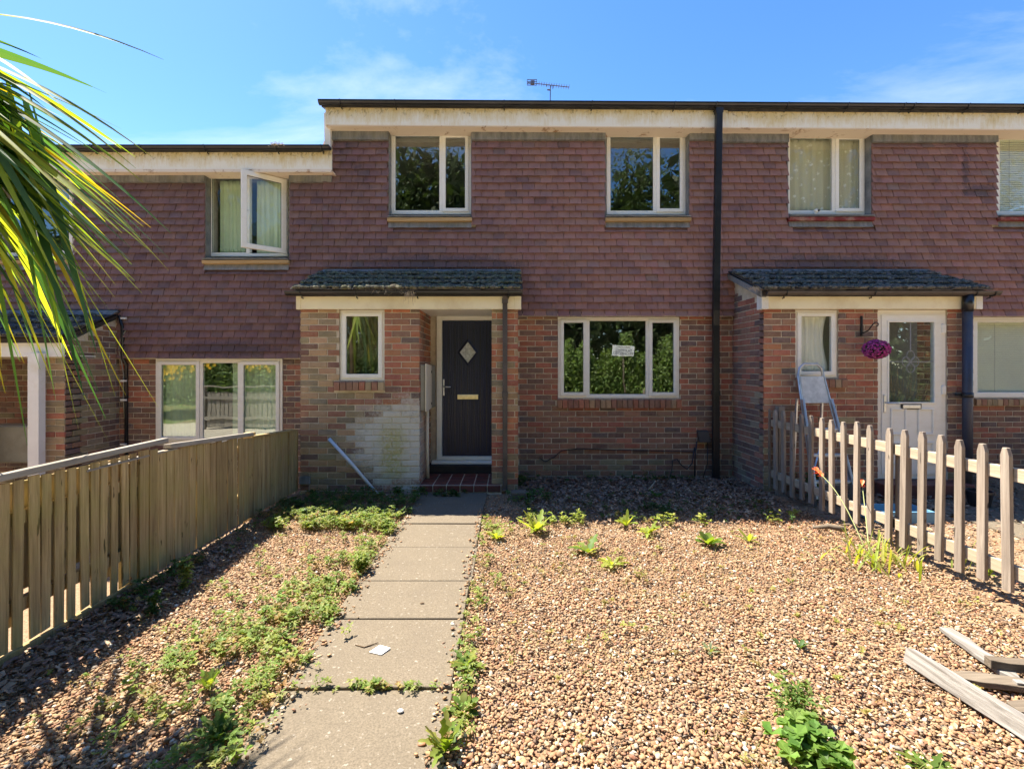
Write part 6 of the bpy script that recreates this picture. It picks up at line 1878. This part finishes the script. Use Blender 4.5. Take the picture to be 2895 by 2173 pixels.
# yellow flowers in the left hedge
ym = MB(); rs3 = np.random.RandomState(6); M['yellow'] = simple('yellow_petal', (.80, .48, .03), .6, .2, .15)
for k in range(110):
    c0 = [(-13.2, 1.55), (-12.2, 1.7), (-10.1, 1.65), (-13.6, 1.3)][rs3.randint(4)]
    x, z = c0[0] + rs3.normal(0, .28), c0[1] + rs3.normal(0, .13)
    for q in range(5):
        a = q * 1.257; ym.add([(x, -5.7, z), (x + .07 * math.cos(a), -5.68, z + .07 * math.sin(a)), (x + .07 * math.cos(a + .7), -5.69, z + .07 * math.sin(a + .7))], [(0, 1, 2)])
tag(ym.build('yellow_flowers', M['yellow'], None, recenter=True), 'yellow daisy flowers mirrored in the lower left window', 'flowers', kind='stuff')
# pale gate and fence mirrored in the lower left window
gt = thing('garden_gate', 'pale weathered wooden gate mirrored in the lower left window', 'gate', (-9.3, -3.2, LOW))
for k in range(16):
    x = -10.4 + k * .15
    MB().box(x, x + .125, -3.2, -3.17, LOW + .06, .70 + .02 * math.sin(k * 2.1)).build('gate_board', M['cap'], gt)
for z in (-.25, .45):
    MB().box(-10.45, -7.95, -3.165, -3.12, z, z + .10).build('gate_rail', M['cap'], gt)
for x in (-10.55, -9.2, -7.95):
    MB().box(x, x + .1, -3.25, -3.12, LOW, .86).build('gate_post', M['cap'], gt)
MB().box(-10.6, -7.8, -3.26, -3.10, .861, .90).build('gate_cap', M['cap'], gt)
# notice on a post, mirrored in the front window
yv = 18.2; ymir = 6.82 * 2 - yv
sx, sz = at(1762.6, 990.7, yv)
sg = thing('notice_sign', 'white no dumping notice on a thin post, mirrored in the front window', 'sign', (sx, ymir, 0))
M['signwhite'] = simple('sign_white', (.80, .82, .84), .5, .3, .05); M['signgrey'] = simple('sign_lettering', (.10, .10, .12), .5, .3, .05)
tilt = R(-4)
bd = MB().box(-.41, .41, -.01, .01, -.19, .19)
bd.v = [(sx + x * math.cos(tilt) - z * math.sin(tilt), ymir + y, sz + x * math.sin(tilt) + z * math.cos(tilt)) for x, y, z in bd.v]
bd = bd.build('sign_board', M['signwhite'], sg)
MB().tube([(sx + .12, ymir - .06, -.05), (sx + .05, ymir - .05, 1.0), (sx, ymir - .04, sz + .15)], .03, 8).build('sign_post', M['plank2'], sg, True)
def text(body, size, dz):
    cu = bpy.data.curves.new('lettering', 'FONT'); cu.body = body; cu.size = size; cu.align_x = 'CENTER'; cu.align_y = 'CENTER'; cu.extrude = .002
    o = bpy.data.objects.new('lettering', cu)
    me = bpy.data.meshes.new_from_object(o); bpy.data.objects.remove(o)
    me.materials.append(M['signgrey'])
    me.transform(Matrix.Translation((sx, ymir + .013, sz)) @ Matrix.Rotation(-tilt, 4, 'Y') @ Matrix.Translation((0, 0, dz)) @ Matrix.Rotation(math.pi, 4, 'Z') @ Matrix.Rotation(math.pi / 2, 4, 'X'))
    ob = bpy.data.objects.new('lettering', me); attach(ob, bd)
text('DUMPING', .135, .02); text('PROHIBITED', .135, -.105)
for k, (a, b) in enumerate(((-.26, -.03), (.0, .05), (.08, .24))):
    ln = MB().box(a, b, .0105, .0125, .115, .145)
    ln.v = [(sx + x * math.cos(tilt) - z * math.sin(tilt), ymir + y, sz + x * math.sin(tilt) + z * math.cos(tilt)) for x, y, z in ln.v]
    ln.build('small_print', M['cab_grey'], bd)
